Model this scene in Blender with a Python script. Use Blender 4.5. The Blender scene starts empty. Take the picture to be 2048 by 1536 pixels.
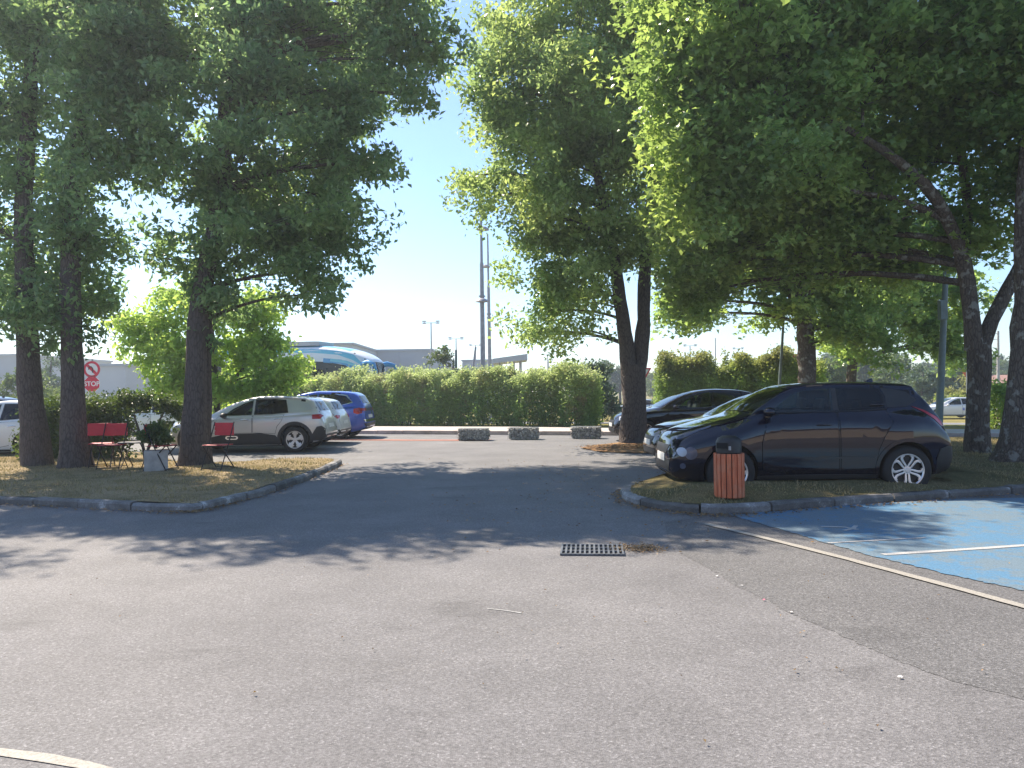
import bpy, bmesh, math, random
import numpy as np
from mathutils import Vector, Matrix
from mathutils.bvhtree import BVHTree
rng = np.random.default_rng(7); random.seed(7)
SC = bpy.context.scene; COL = SC.collection
R = math.radians
# ------------------------------------------------------------------ camera
CAMH = 1.5; F = 1500.0
cam = bpy.data.cameras.new('camera'); cam_o = bpy.data.objects.new('camera', cam); COL.objects.link(cam_o)
cam.sensor_width = 36.0; cam.lens = F/2048*36.0; cam.clip_end = 4000; cam.clip_start = 0.05
CM = Matrix.Translation((0, 0, CAMH)) @ Matrix.Rotation(R(90.57), 4, 'X') @ Matrix.Rotation(R(-0.8), 4, 'Z')
cam_o.matrix_world = CM; SC.camera = cam_o
# ------------------------------------------------------------------ light
SUN_EL = 47.5; SUN_AZ = -43.0        # degrees; azimuth from straight ahead (+Y), negative = left
w = bpy.data.worlds.new('World'); SC.world = w; w.use_nodes = True
nt = w.node_tree; nt.nodes.clear()
sky = nt.nodes.new('ShaderNodeTexSky'); sky.sky_type = 'NISHITA'; sky.sun_disc = False
sky.sun_elevation = R(SUN_EL); sky.sun_rotation = R(SUN_AZ); sky.air_density = 1.0; sky.dust_density = 0.4; sky.ozone_density = 5.0
bg = nt.nodes.new('ShaderNodeBackground'); bg.inputs[1].default_value = 0.112
wo = nt.nodes.new('ShaderNodeOutputWorld'); nt.links.new(sky.outputs[0], bg.inputs[0]); nt.links.new(bg.outputs[0], wo.inputs[0])
sl = bpy.data.lights.new('sun', 'SUN'); sl.energy = 5.0; sl.angle = R(0.55); sl.color = (1, .875, .72)
so = bpy.data.objects.new('sun', sl); COL.objects.link(so)
sd = Vector((math.sin(R(SUN_AZ))*math.cos(R(SUN_EL)), math.cos(R(SUN_AZ))*math.cos(R(SUN_EL)), math.sin(R(SUN_EL))))
so.rotation_euler = sd.to_track_quat('Z', 'Y').to_euler(); so.location = sd*60
SC.view_settings.view_transform = 'Standard'; SC.view_settings.look = 'None'; SC.view_settings.exposure = 1.08; SC.view_settings.gamma = 1
SC.cycles.max_bounces = 6; SC.cycles.transparent_max_bounces = 6; SC.cycles.transmission_bounces = 4
# ------------------------------------------------------------------ placing helpers
ROT = CM.to_3x3()
def ray(px, py): return ROT @ Vector(((px-1024)/F, -(py-768)/F, -1))
def G(px, py, z=0.0):
    d = ray(px, py); t = (z-CAMH)/d.z; return Vector((d.x*t, d.y*t, z))
def P(px, py, D):
    d = ray(px, py); t = D/d.y; return Vector((d.x*t, D, CAMH+d.z*t))
def sstep(a, b, x):
    t = min(1, max(0, (x-a)/(b-a))); return t*t*(3-2*t)
def gz(x, y): return -0.8*sstep(30, 62, y+0.4*x)
# ------------------------------------------------------------------ object helpers
def put(o, parent=None):
    COL.objects.link(o)
    if parent is not None: o.parent = parent
    return o
def tag(o, label=None, cat=None, group=None, kind=None):
    if label: o['label'] = label
    if cat: o['category'] = cat
    if group: o['group'] = group
    if kind: o['kind'] = kind
    return o
def thing(name, label, cat, loc=(0, 0, 0), rz=0, group=None):
    o = bpy.data.objects.new(name, None); o.empty_display_size = .2; o.location = loc; o.rotation_euler = (0, 0, rz)
    put(o); return tag(o, label, cat, group)
def copy_thing(root, loc, rz=None, label=None, sc=None):
    r = root.copy(); COL.objects.link(r); r.location = loc
    if rz is not None: r.rotation_euler = (0, 0, rz)
    if sc: r.scale = (sc,)*3 if not hasattr(sc, '__len__') else sc
    if label: r['label'] = label
    for ch in list(root.children):
        c = ch.copy(); COL.objects.link(c); c.parent = r
        for g in list(ch.children):
            d = g.copy(); COL.objects.link(d); d.parent = c
    return r
def smooth(me, ang=None):
    me.polygons.foreach_set('use_smooth', [True]*len(me.polygons))
    if ang is not None:
        try: me.set_sharp_from_angle(angle=R(ang))
        except Exception: pass
class MB:
    def __init__(s): s.v = []; s.f = []; s.mi = []
    def add(s, vs, fs, m=0):
        b = len(s.v); s.v += [tuple(v) for v in vs]; s.f += [tuple(b+i for i in f) for f in fs]; s.mi += [m]*len(fs); return s
    def box(s, c, d, rz=0, m=0, taper=1.0, M=None):
        x, y, z = d[0]/2, d[1]/2, d[2]/2; vs = []
        for sz in (-1, 1):
            t = 1 if sz < 0 else taper
            for sx, sy in ((-1, -1), (1, -1), (1, 1), (-1, 1)):
                v = Vector((sx*x*t, sy*y*t, sz*z))
                if M is not None: v = M @ v
                if rz: v = Matrix.Rotation(rz, 3, 'Z') @ v
                vs.append(v+Vector(c))
        return s.add(vs, [(3, 2, 1, 0), (4, 5, 6, 7), (0, 1, 5, 4), (1, 2, 6, 5), (2, 3, 7, 6), (3, 0, 4, 7)], m)
    def tube(s, pts, rad, n=8, m=0, caps=True, wob=0.0):
        pts = [Vector(p) for p in pts]
        if not hasattr(rad, '__len__'): rad = [rad]*len(pts)
        b = len(s.v); up = None
        for i, p in enumerate(pts):
            t = (pts[min(i+1, len(pts)-1)]-pts[max(i-1, 0)]).normalized()
            if up is None:
                up = Vector((1, 0, 0)) if abs(t.x) < .8 else Vector((0, 1, 0))
            a = (up-t*up.dot(t)).normalized(); c = t.cross(a); up = a
            for k in range(n):
                an = 2*math.pi*k/n; rr = rad[i]*(1+(wob*(math.sin(3*an+i*.6)*.5+random.uniform(-.5, .5)) if wob else 0))
                s.v.append(tuple(p+(a*math.cos(an)+c*math.sin(an))*rr))
        for i in range(len(pts)-1):
            for k in range(n):
                k2 = (k+1) % n; s.f.append((b+i*n+k, b+i*n+k2, b+(i+1)*n+k2, b+(i+1)*n+k)); s.mi.append(m)
        if caps:
            s.f.append(tuple(b+k for k in range(n))[::-1]); s.f.append(tuple(b+(len(pts)-1)*n+k for k in range(n))); s.mi += [m, m]
        return s
    def lathe(s, prof, c=(0, 0, 0), n=24, axis='Z', m=0):
        b = len(s.v); c = Vector(c)
        for r_, h in prof:
            for k in range(n):
                an = 2*math.pi*k/n; q = (r_*math.cos(an), r_*math.sin(an), h)
                if axis == 'Y': q = (q[0], h, q[1])
                s.v.append(tuple(Vector(q)+c))
        for i in range(len(prof)-1):
            for k in range(n):
                k2 = (k+1) % n; f = (b+i*n+k, b+i*n+k2, b+(i+1)*n+k2, b+(i+1)*n+k)
                s.f.append(f if axis == 'Z' else f[::-1]); s.mi.append(m)
        return s
    def prism(s, poly, z0, z1, m=0):
        n = len(poly); vs = [(p[0], p[1], z0) for p in poly]+[(p[0], p[1], z1) for p in poly]
        fs = [tuple(range(n))[::-1], tuple(range(n, 2*n))]+[(i, (i+1) % n, n+(i+1) % n, n+i) for i in range(n)]
        return s.add(vs, fs, m)
    def build(s, name, mat, parent=None, sm=None, bevel=0):
        me = bpy.data.meshes.new(name); me.from_pydata(s.v, [], s.f)
        mats = mat if isinstance(mat, (list, tuple)) else [mat]
        for q in mats: me.materials.append(q)
        if len(mats) > 1: me.polygons.foreach_set('material_index', s.mi)
        if sm is not None: smooth(me, sm)
        me.update()
        o = bpy.data.objects.new(name, me); put(o, parent)
        if bevel:
            bv = o.modifiers.new('bevel', 'BEVEL'); bv.width = bevel; bv.segments = 2; bv.limit_method = 'ANGLE'
        return o
def np_mesh(name, V, T, mat, parent=None, sm=False):
    """V (n,3) verts, T (m,k) faces of equal size"""
    me = bpy.data.meshes.new(name); k = T.shape[1]
    me.vertices.add(len(V)); me.vertices.foreach_set('co', V.astype(np.float32).ravel())
    me.loops.add(T.size); me.loops.foreach_set('vertex_index', T.astype(np.int32).ravel())
    me.polygons.add(len(T)); me.polygons.foreach_set('loop_start', np.arange(0, T.size, k, dtype=np.int32))
    try: me.polygons.foreach_set('loop_total', np.full(len(T), k, dtype=np.int32))
    except Exception: pass
    me.polygons.foreach_set('use_smooth', np.full(len(T), sm, dtype=bool))
    me.materials.append(mat); me.update(calc_edges=True); me.validate()
    o = bpy.data.objects.new(name, me); return put(o, parent)
# ------------------------------------------------------------------ materials
def newmat(name):
    m = bpy.data.materials.new(name); m.use_nodes = True; t = m.node_tree; b = t.nodes['Principled BSDF']; return m, t, b
def N(t, typ, **k):
    n = t.nodes.new(typ)
    for a, v in k.items():
        if a in n.inputs: n.inputs[a].default_value = v
        else: setattr(n, a, v)
    return n
def ramp(t, src, stops):
    r = t.nodes.new('ShaderNodeValToRGB'); e = r.color_ramp.elements
    while len(e) < len(stops): e.new(.5)
    for q, (p, c) in zip(e, stops):
        q.position = p; q.color = (*c, 1) if len(c) == 3 else c
    t.links.new(src, r.inputs[0]); return r.outputs[0]
def coord(t, scale=(1, 1, 1), kind='Object'):
    tc = t.nodes.new('ShaderNodeTexCoord'); mp = t.nodes.new('ShaderNodeMapping'); mp.inputs['Scale'].default_value = scale
    t.links.new(tc.outputs[kind], mp.inputs[0]); return mp.outputs[0]
def noise(t, vec, scale, detail=3, rough=.55):
    n = N(t, 'ShaderNodeTexNoise'); n.inputs['Scale'].default_value = scale; n.inputs['Detail'].default_value = detail; n.inputs['Roughness'].default_value = rough
    t.links.new(vec, n.inputs['Vector']); return n.outputs[0]
def mixc(t, fac, a, b, mode='MIX'):
    m = t.nodes.new('ShaderNodeMix'); m.data_type = 'RGBA'; m.blend_type = mode; m.clamp_factor = True
    for i, s_ in ((0, fac), (6, a), (7, b)):
        if hasattr(s_, 'is_linked') or hasattr(s_, 'links'): t.links.new(s_, m.inputs[i])
        elif i == 0: m.inputs[0].default_value = s_
        else: m.inputs[i].default_value = (*s_, 1)
    return m.outputs[2]
def bump(t, b, h, strength, dist=.01):
    n = t.nodes.new('ShaderNodeBump'); n.inputs['Strength'].default_value = strength; n.inputs['Distance'].default_value = dist
    t.links.new(h, n.inputs['Height']); t.links.new(n.outputs[0], b.inputs['Normal'])
def plain(name, c, rough=.6, metal=0, coat=0, var=.18, vs=6, bmp=0, spec=.5, bs=60):
    m, t, b = newmat(name); b.inputs['Roughness'].default_value = rough; b.inputs['Metallic'].default_value = metal
    b.inputs['Coat Weight'].default_value = coat; b.inputs['Coat Roughness'].default_value = .03; b.inputs['Specular IOR Level'].default_value = spec
    v = coord(t); n = noise(t, v, vs, 5)
    col = ramp(t, n, [(.3, tuple(x*(1-var) for x in c)), (.7, tuple(min(1, x*(1+var)) for x in c))]); t.links.new(col, b.inputs['Base Color'])
    if bmp: bump(t, b, noise(t, v, bs, 4), bmp, .01)
    return m
def paint(name, c, metal=.4, rough=.35, dirt=(.25, .23, .2)):
    m, t, b = newmat(name); b.inputs['Metallic'].default_value = metal
    b.inputs['Coat Weight'].default_value = 1; b.inputs['Coat Roughness'].default_value = .025
    v = coord(t); n = noise(t, v, 2.2, 5)
    f = t.nodes.new('ShaderNodeSeparateXYZ'); t.links.new(v, f.inputs[0])
    mr = N(t, 'ShaderNodeMapRange'); mr.inputs[1].default_value = .75; mr.inputs[2].default_value = .15; mr.inputs[3].default_value = 0; mr.inputs[4].default_value = .28
    t.links.new(f.outputs[2], mr.inputs[0])
    mu = N(t, 'ShaderNodeMath', operation='MULTIPLY'); t.links.new(mr.outputs[0], mu.inputs[0]); t.links.new(n, mu.inputs[1])
    t.links.new(mixc(t, mu.outputs[0], c, dirt), b.inputs['Base Color'])
    t.links.new(ramp(t, n, [(.3, (rough*.85,)*3), (.7, (rough*1.15,)*3)]), b.inputs['Roughness'])
    if max(c) < .03: b.inputs['Specular IOR Level'].default_value = 0; b.inputs['Coat IOR'].default_value = 1.6
    return m
def leafmat(name, dark, mid, light, trans, tw=.42, rough=.42, hvar=None, dry=None):
    m, t, b = newmat(name); g = t.nodes.new('ShaderNodeNewGeometry')
    c = ramp(t, g.outputs['Random Per Island'], [(0, dark), (.55, mid), (1, light)])
    tcol = ramp(t, g.outputs['Random Per Island'], [(0, tuple(x*.6 for x in trans)), (1, trans)])
    v = coord(t); nz = noise(t, v, .55, 3)
    vv = ramp(t, nz, [(.35, (.72, .78, .8)), (.65, (1.2, 1.12, 1.0))])
    c = mixc(t, 1.0, c, vv, 'MULTIPLY'); tcol = mixc(t, 1.0, tcol, vv, 'MULTIPLY')
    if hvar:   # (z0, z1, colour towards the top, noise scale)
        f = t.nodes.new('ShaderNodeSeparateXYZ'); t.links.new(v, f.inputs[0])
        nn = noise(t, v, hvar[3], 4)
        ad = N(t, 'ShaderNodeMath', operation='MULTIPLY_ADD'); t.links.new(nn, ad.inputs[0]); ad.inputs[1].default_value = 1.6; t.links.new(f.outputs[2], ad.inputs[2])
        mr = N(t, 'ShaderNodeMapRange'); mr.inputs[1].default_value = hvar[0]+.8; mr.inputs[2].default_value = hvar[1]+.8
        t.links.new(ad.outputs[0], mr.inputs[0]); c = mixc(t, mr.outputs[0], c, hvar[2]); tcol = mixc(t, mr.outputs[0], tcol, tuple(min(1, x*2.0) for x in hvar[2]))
    if dry:
        k = ramp(t, noise(t, v, 1.15, 5, .7), [(.54, (0, 0, 0)), (.66, (.8, .8, .8))]); c = mixc(t, k, c, dry); tcol = mixc(t, k, tcol, tuple(x*1.2 for x in dry))
    t.links.new(c, b.inputs['Base Color']); b.inputs['Roughness'].default_value = rough; b.inputs['Specular IOR Level'].default_value = .45
    tr = t.nodes.new('ShaderNodeBsdfTranslucent'); t.links.new(tcol, tr.inputs[0])
    mx = t.nodes.new('ShaderNodeMixShader'); mx.inputs[0].default_value = tw
    t.links.new(b.outputs[0], mx.inputs[1]); t.links.new(tr.outputs[0], mx.inputs[2]); t.links.new(mx.outputs[0], t.nodes['Material Output'].inputs[0])
    return m
def asphalt(name, c, sp=1.0, patch=.15):
    m, t, b = newmat(name); v = coord(t)
    vo = N(t, 'ShaderNodeTexVoronoi'); vo.inputs['Scale'].default_value = 120; t.links.new(v, vo.inputs['Vector'])
    f1 = noise(t, v, 60, 3, .7); f2 = noise(t, v, 1.1, 6, .6); f3 = noise(t, v, .16, 4)
    st = t.nodes.new('ShaderNodeSeparateColor'); t.links.new(vo.outputs['Color'], st.inputs[0])
    stones = ramp(t, st.outputs[0], [(0, tuple(x*(1-.55*sp) for x in c)), (.5, tuple(x*1.0 for x in c)), (.93, tuple(x*(1+.35*sp) for x in c)), (1, tuple(x*(1+1.3*sp) for x in c))])
    fine = ramp(t, f1, [(.3, (.72,)*3), (.7, (1.25,)*3)])
    big = ramp(t, f2, [(.3, (1-patch,)*3), (.7, (1+patch,)*3)]); bigger = ramp(t, f3, [(.3, (1-patch, 1-patch, 1-patch*.8)), (.7, (1+patch, 1+patch*.9, 1+patch*.8))])
    col = mixc(t, 1, mixc(t, 1, mixc(t, 1, stones, fine, 'MULTIPLY'), big, 'MULTIPLY'), bigger, 'MULTIPLY')
    # cracks / drips
    wv = N(t, 'ShaderNodeTexVoronoi', feature='DISTANCE_TO_EDGE'); wv.inputs['Scale'].default_value = .33
    nv = N(t, 'ShaderNodeTexNoise'); nv.inputs['Scale'].default_value = 1.6; nv.inputs['Detail'].default_value = 5; t.links.new(v, nv.inputs['Vector'])
    av = N(t, 'ShaderNodeVectorMath', operation='MULTIPLY_ADD'); t.links.new(nv.outputs['Color'], av.inputs[0]); av.inputs[1].default_value = (.9, .9, 0); t.links.new(v, av.inputs[2])
    t.links.new(av.outputs[0], wv.inputs['Vector'])
    st2 = ramp(t, noise(t, coord(t, (1, 2.2, 1)), .75, 5, .62), [(.30, (.80, .80, .80)), (.40, (1, 1, 1)), (.62, (1, 1, 1)), (.72, (1.08, 1.075, 1.06))]); col = mixc(t, 1, col, st2, 'MULTIPLY')
    msk = ramp(t, noise(t, v, .3, 2), [(.52, (0, 0, 0)), (.6, (1, 1, 1))])
    cr = ramp(t, wv.outputs[0], [(0, (.4, .4, .4)), (.0035, (0, 0, 0))])
    col = mixc(t, mixc(t, 1, cr, msk, 'MULTIPLY'), col, tuple(x*.5 for x in c))
    t.links.new(col, b.inputs['Base Color']); b.inputs['Roughness'].default_value = .8; b.inputs['Specular IOR Level'].default_value = .35
    ad = N(t, 'ShaderNodeMath', operation='ADD'); t.links.new(vo.outputs['Distance'], ad.inputs[0]); t.links.new(f1, ad.inputs[1])
    bump(t, b, ad.outputs[0], .55, .004); return m
M = {}
M['asphalt'] = asphalt('asphalt', (.166, .164, .165), .5)
M['asphalt_old'] = asphalt('asphalt_old', (.134, .133, .133), .7, .1)
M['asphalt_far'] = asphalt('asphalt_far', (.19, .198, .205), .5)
def grassmat(name, a, b_, c_, sc=1.0):
    m, t, b = newmat(name); v = coord(t)
    n1 = noise(t, v, 1.3*sc, 6, .65); n2 = noise(t, v, 38, 4, .7); n3 = noise(t, coord(t, (1, .35, 1)), 120, 2)
    c1 = ramp(t, n1, [(.33, a), (.5, b_), (.68, c_)]); c2 = ramp(t, n2, [(.3, (.6, .6, .6)), (.7, (1.35, 1.3, 1.2))])
    t.links.new(mixc(t, 1, mixc(t, 1, c1, c2, 'MULTIPLY'), ramp(t, n3, [(.3, (.75,)*3), (.7, (1.25,)*3)]), 'MULTIPLY'), b.inputs['Base Color'])
    b.inputs['Roughness'].default_value = .95; b.inputs['Specular IOR Level'].default_value = .1
    bump(t, b, n2, 1.0, .03); return m
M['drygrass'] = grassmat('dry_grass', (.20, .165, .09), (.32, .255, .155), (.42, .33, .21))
M['shadegrass'] = grassmat('shaded_grass', (.10, .105, .05), (.17, .15, .075), (.25, .20, .11))  # darker grass; the tree shade lying on it is in the colour
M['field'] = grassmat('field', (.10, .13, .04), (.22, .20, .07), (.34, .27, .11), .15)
M['litter_soil'] = grassmat('litter_soil', (.26, .15, .08), (.36, .22, .12), (.44, .30, .17))
def kerbmat():
    m, t, b = newmat('kerb_stone'); v = coord(t)
    n1 = noise(t, v, 3.2, 6, .7); n2 = noise(t, v, 70, 3, .7)
    c1 = ramp(t, n1, [(.3, (.11, .105, .10)), (.5, (.19, .185, .18)), (.58, (.25, .245, .235)), (.63, (.48, .49, .50)), (.8, (.54, .55, .56))])
    g = t.nodes.new('ShaderNodeNewGeometry'); c1 = mixc(t, 1, c1, ramp(t, g.outputs['Random Per Island'], [(0, (.62, .60, .58)), (.5, (.95, .95, .95)), (1, (1.35, 1.36, 1.38))]), 'MULTIPLY')
    t.links.new(mixc(t, 1, c1, ramp(t, n2, [(.3, (.7,)*3), (.7, (1.2,)*3)]), 'MULTIPLY'), b.inputs['Base Color']); b.inputs['Roughness'].default_value = .85
    bump(t, b, n2, .7, .008); return m
M['kerb'] = kerbmat()
M['concrete'] = plain('concrete', (.40, .38, .35), .85, var=.25, vs=5, bmp=.5, bs=50)
M['pavement'] = plain('pavement', (.46, .42, .38), .85, var=.15, vs=2, bmp=.3)
M['pinkkerb'] = plain('pink_kerb', (.50, .40, .36), .85, var=.25, vs=4, bmp=.3)
def wornpaint(name, c, amount=.5, sc=14, base=(.17, .16, .152)):
    m, t, b = newmat(name); v = coord(t)
    n1 = noise(t, v, sc, 6, .75); n2 = noise(t, v, 70, 3, .7); n3 = noise(t, v, .9, 4)
    ad = N(t, 'ShaderNodeMath', operation='MULTIPLY_ADD'); t.links.new(n3, ad.inputs[0]); ad.inputs[1].default_value = .9; t.links.new(n1, ad.inputs[2])
    k = ramp(t, ad.outputs[0], [(1.16-amount*.5, (0, 0, 0)), (1.26-amount*.5, (1, 1, 1))])
    s_ = ramp(t, n2, [(.35, (.72,)*3), (.65, (1.2,)*3)])
    t.links.new(mixc(t, k, mixc(t, 1, c, s_, 'MULTIPLY'), mixc(t, 1, base, s_, 'MULTIPLY')), b.inputs['Base Color']); b.inputs['Roughness'].default_value = .75
    bump(t, b, n2, .5, .004); return m
M['bluepaint'] = wornpaint('blue_paint', (.085, .20, .32), .60, 9, (.135, .195, .24))
M['whiteline'] = wornpaint('white_line', (.42, .42, .41), .2, 12)
M['creamline'] = wornpaint('cream_line', (.34, .32, .28), .28, 12)
M['redstrip'] = plain('red_gravel', (.33, .14, .10), .9, var=.35, vs=12, bmp=.5)
M['rust'] = plain('rusty_crumbs', (.36, .15, .08), .9, var=.5, vs=20, bmp=.5)
def bark(name, a, b_, patches=None):
    m, t, b = newmat(name); v = coord(t, (1, 1, .28)); vo = N(t, 'ShaderNodeTexVoronoi', feature='DISTANCE_TO_EDGE'); vo.inputs['Scale'].default_value = 22
    nv = noise(t, v, 9, 5, .7); v2 = coord(t)
    t.links.new(v, vo.inputs['Vector'])
    ht = N(t, 'ShaderNodeMath', operation='ADD'); t.links.new(nv, ht.inputs[0])
    cl = ramp(t, vo.outputs[0], [(0, (0, 0, 0)), (.16, (.5, .5, .5))]); t.links.new(cl, ht.inputs[1])
    c = ramp(t, ht.outputs[0], [(.25, a), (.95, b_)])
    if patches:
        k = ramp(t, noise(t, v2, 5.5, 4, .6), [(.56, (0, 0, 0)), (.62, (1, 1, 1))]); c = mixc(t, k, c, patches)
    t.links.new(c, b.inputs['Base Color']); b.inputs['Roughness'].default_value = .92; b.inputs['Specular IOR Level'].default_value = .15
    bump(t, b, ht.outputs[0], .9, .03); return m
M['bark'] = bark('bark', (.045, .038, .036), (.125, .105, .095))
M['bark_plane'] = bark('bark_maple', (.05, .04, .034), (.14, .115, .095), (.26, .25, .22))
M['twig'] = plain('twig', (.14, .115, .09), .9)
M['leaf_oak'] = leafmat('leaf_oak', (.075, .14, .075), (.11, .20, .09), (.21, .30, .14), (.48, .72, .26), .48, .30)
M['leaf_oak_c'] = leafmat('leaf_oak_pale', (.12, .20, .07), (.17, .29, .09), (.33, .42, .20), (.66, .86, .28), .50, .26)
M['leaf_maple'] = leafmat('leaf_maple', (.085, .16, .06), (.125, .225, .075), (.26, .35, .15), (.62, .86, .22), .50, .26)
M['leaf_young'] = leafmat('leaf_young', (.20, .36, .07), (.28, .46, .10), (.38, .56, .14), (.75, .98, .22), .58, .45)
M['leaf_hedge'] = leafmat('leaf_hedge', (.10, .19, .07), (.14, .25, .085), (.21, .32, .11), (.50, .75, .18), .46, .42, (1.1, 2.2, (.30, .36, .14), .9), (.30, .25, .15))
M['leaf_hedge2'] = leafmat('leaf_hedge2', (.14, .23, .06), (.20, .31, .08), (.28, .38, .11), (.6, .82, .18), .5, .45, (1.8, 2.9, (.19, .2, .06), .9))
M['leaf_dark'] = leafmat('leaf_dark', (.04, .08, .03), (.065, .115, .04), (.11, .15, .05), (.2, .3, .05), .3, .45)
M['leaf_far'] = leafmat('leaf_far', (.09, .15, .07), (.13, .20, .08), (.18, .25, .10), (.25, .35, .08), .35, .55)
M['leaf_far_b'] = leafmat('leaf_far_hazed', (.08, .14, .11), (.12, .18, .13), (.16, .22, .15), (.2, .3, .12), .3, .6)  # bluer copy of the far leaf, distance haze tinted into it
M['leaf_dead'] = leafmat('leaf_dead', (.16, .09, .04), (.30, .18, .08), (.42, .28, .13), (.4, .25, .1), .2, .6)
M['blade'] = leafmat('grass_blade', (.20, .17, .09), (.32, .26, .15), (.44, .36, .22), (.45, .38, .15), .3, .7)
M['black_paint'] = paint('midnight_paint', (.003, .003, .013), .0, .25, (.03, .026, .026))
M['navy_paint'] = paint('dark_hatch_paint', (.006, .006, .010), 0, .25, (.05, .045, .04))
M['brown_paint'] = paint('brown_black_paint', (.012, .009, .010), .0, .3, (.05, .045, .04))
M['grey_paint'] = paint('warm_grey_paint', (.60, .57, .55), .4, .38)
M['white_paint'] = paint('white_paint', (.72, .72, .72), 0, .35)
M['silver_paint'] = paint('silver_paint', (.55, .56, .57), .4, .35)
M['blue_paint_car'] = paint('blue_car_paint', (.015, .08, .46), .3, .3)
def glassmat(name, c, rough=.03, tr=0.0):
    m, t, b = newmat(name); b.inputs['Roughness'].default_value = rough; b.inputs['Specular IOR Level'].default_value = .5
    v = coord(t); t.links.new(ramp(t, noise(t, v, 2.5, 3), [(.35, tuple(x*.6 for x in c)), (.65, tuple(x*1.5 for x in c))]), b.inputs['Base Color'])
    return m
M['glass'] = glassmat('tinted_glass', (.004, .006, .007))
M['glass_screen'] = glassmat('screen_glass', (.03, .045, .048))
M['plastic'] = plain('black_plastic', (.018, .018, .02), .5, var=.2, bmp=.2, bs=200)
M['well'] = plain('wheel_well', (.008, .008, .008), .95)
M['rubber'] = plain('rubber', (.016, .016, .017), .8, var=.25, bmp=.2)
M['alloy'] = plain('alloy', (.62, .62, .64), .28, metal=.75, var=.06)
M['alloy_dark'] = plain('dark_alloy', (.03, .03, .032), .4, metal=.5)
M['chrome'] = plain('chrome', (.75, .76, .78), .12, metal=1, var=.04)
M['lens'] = glassmat('lamp_lens', (.32, .34, .38), .08); M['lens_dark'] = glassmat('smoked_lens', (.09, .10, .14), .05)
M['redlens'] = glassmat('red_lens', (.38, .008, .012), .08)
M['seam'] = plain('seam', (.004, .004, .004), .9)
M['plate'] = plain('number_plate', (.65, .65, .62), .5)
M['red_metal'] = plain('red_powder_coat', (.55, .018, .035), .45, var=.1)
M['dark_metal'] = plain('dark_steel', (.035, .03, .03), .5, metal=.4)
M['steel'] = plain('galvanised', (.34, .35, .36), .5, metal=.5, var=.15)
M['mast'] = plain('mast_grey', (.32, .31, .33), .6, metal=.1)
M['polegreen'] = plain('pole_green_grey', (.13, .17, .165), .6)
M['grate'] = plain('grate_iron', (.15, .165, .19), .5, metal=.3, var=.2)
M['hole_shade'] = plain('hole_shade_black', (.006, .006, .008), .9)  # near black standing in for the shade inside holes
M['sign_red'] = plain('sign_red', (.62, .02, .05), .45, var=.06)
M['sign_white'] = plain('sign_white', (.78, .76, .74), .45, var=.06)
M['sign_pink'] = plain('faded_sign_pink', (.70, .16, .25), .5, var=.08)
M['sign_orange'] = plain('sign_orange', (.62, .16, .06), .5)
def wood():
    m, t, b = newmat('red_brown_timber'); v = coord(t, (1, 1, .08)); n = noise(t, v, 55, 4, .6); n2 = noise(t, coord(t), 5, 3)
    c = ramp(t, n, [(.3, (.42, .10, .04)), (.7, (.74, .20, .085))]); c = mixc(t, ramp(t, n2, [(.45, (0, 0, 0)), (.7, (.55,)*3)]), c, (.50, .26, .16))
    t.links.new(c, b.inputs['Base Color']); b.inputs['Roughness'].default_value = .65; bump(t, b, n, .5, .006); return m
M['timber'] = wood()
M['clad'] = plain('grey_cladding', (.38, .40, .44), .6, var=.05, vs=.3)
M['clad2'] = plain('pale_cladding', (.50, .51, .54), .6, var=.05, vs=.3)
M['roof_tile'] = plain('roof_tile', (.30, .17, .13), .85, var=.2, vs=2, bmp=.4)
M['render_wall'] = plain('render_wall', (.60, .57, .52), .85, var=.06)
M['beige_wall'] = plain('beige_wall', (.52, .44, .36), .85, var=.08)
M['bus_white'] = paint('bus_white', (.82, .84, .86), 0, .35)
M['bus_teal'] = paint('bus_teal', (.16, .55, .70), .1, .35)
M['bus_blue'] = paint('bus_blue', (.04, .30, .60), .1, .35)
def gab():
    m, t, b = newmat('gabion_stone'); v = coord(t); vo = N(t, 'ShaderNodeTexVoronoi'); vo.inputs['Scale'].default_value = 14; t.links.new(v, vo.inputs['Vector'])
    g = t.nodes.new('ShaderNodeNewGeometry')
    c = ramp(t, g.outputs['Random Per Island'], [(0, (.16, .155, .15)), (.6, (.36, .35, .33)), (1, (.62, .60, .57))])
    t.links.new(c, b.inputs['Base Color']); b.inputs['Roughness'].default_value = .85; return m
M['gabion'] = gab()

def clearglass(name, tint):
    m, t, b = newmat(name); t.nodes.remove(b); tr = t.nodes.new('ShaderNodeBsdfTransparent'); gl = t.nodes.new('ShaderNodeBsdfGlossy'); gl.inputs['Roughness'].default_value = .015
    v = coord(t); t.links.new(ramp(t, noise(t, v, 3, 4), [(.3, tuple(x*.9 for x in tint)), (.7, tuple(min(1, x*1.1) for x in tint))]), tr.inputs[0])
    fr = t.nodes.new('ShaderNodeFresnel'); fr.inputs[0].default_value = 1.55; mx = t.nodes.new('ShaderNodeMixShader')
    t.links.new(fr.outputs[0], mx.inputs[0]); t.links.new(tr.outputs[0], mx.inputs[1]); t.links.new(gl.outputs[0], mx.inputs[2]); t.links.new(mx.outputs[0], t.nodes['Material Output'].inputs[0]); return m
M['glass_clear'] = clearglass('clear_car_glass', (.62, .72, .68)); M['glass_privacy'] = clearglass('privacy_glass', (.16, .17, .17))
M['cabin'] = plain('cabin_trim', (.03, .03, .034), .85, var=.25)
M['seat_cloth'] = plain('seat_cloth', (.055, .055, .06), .9, var=.2, vs=12)
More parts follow.
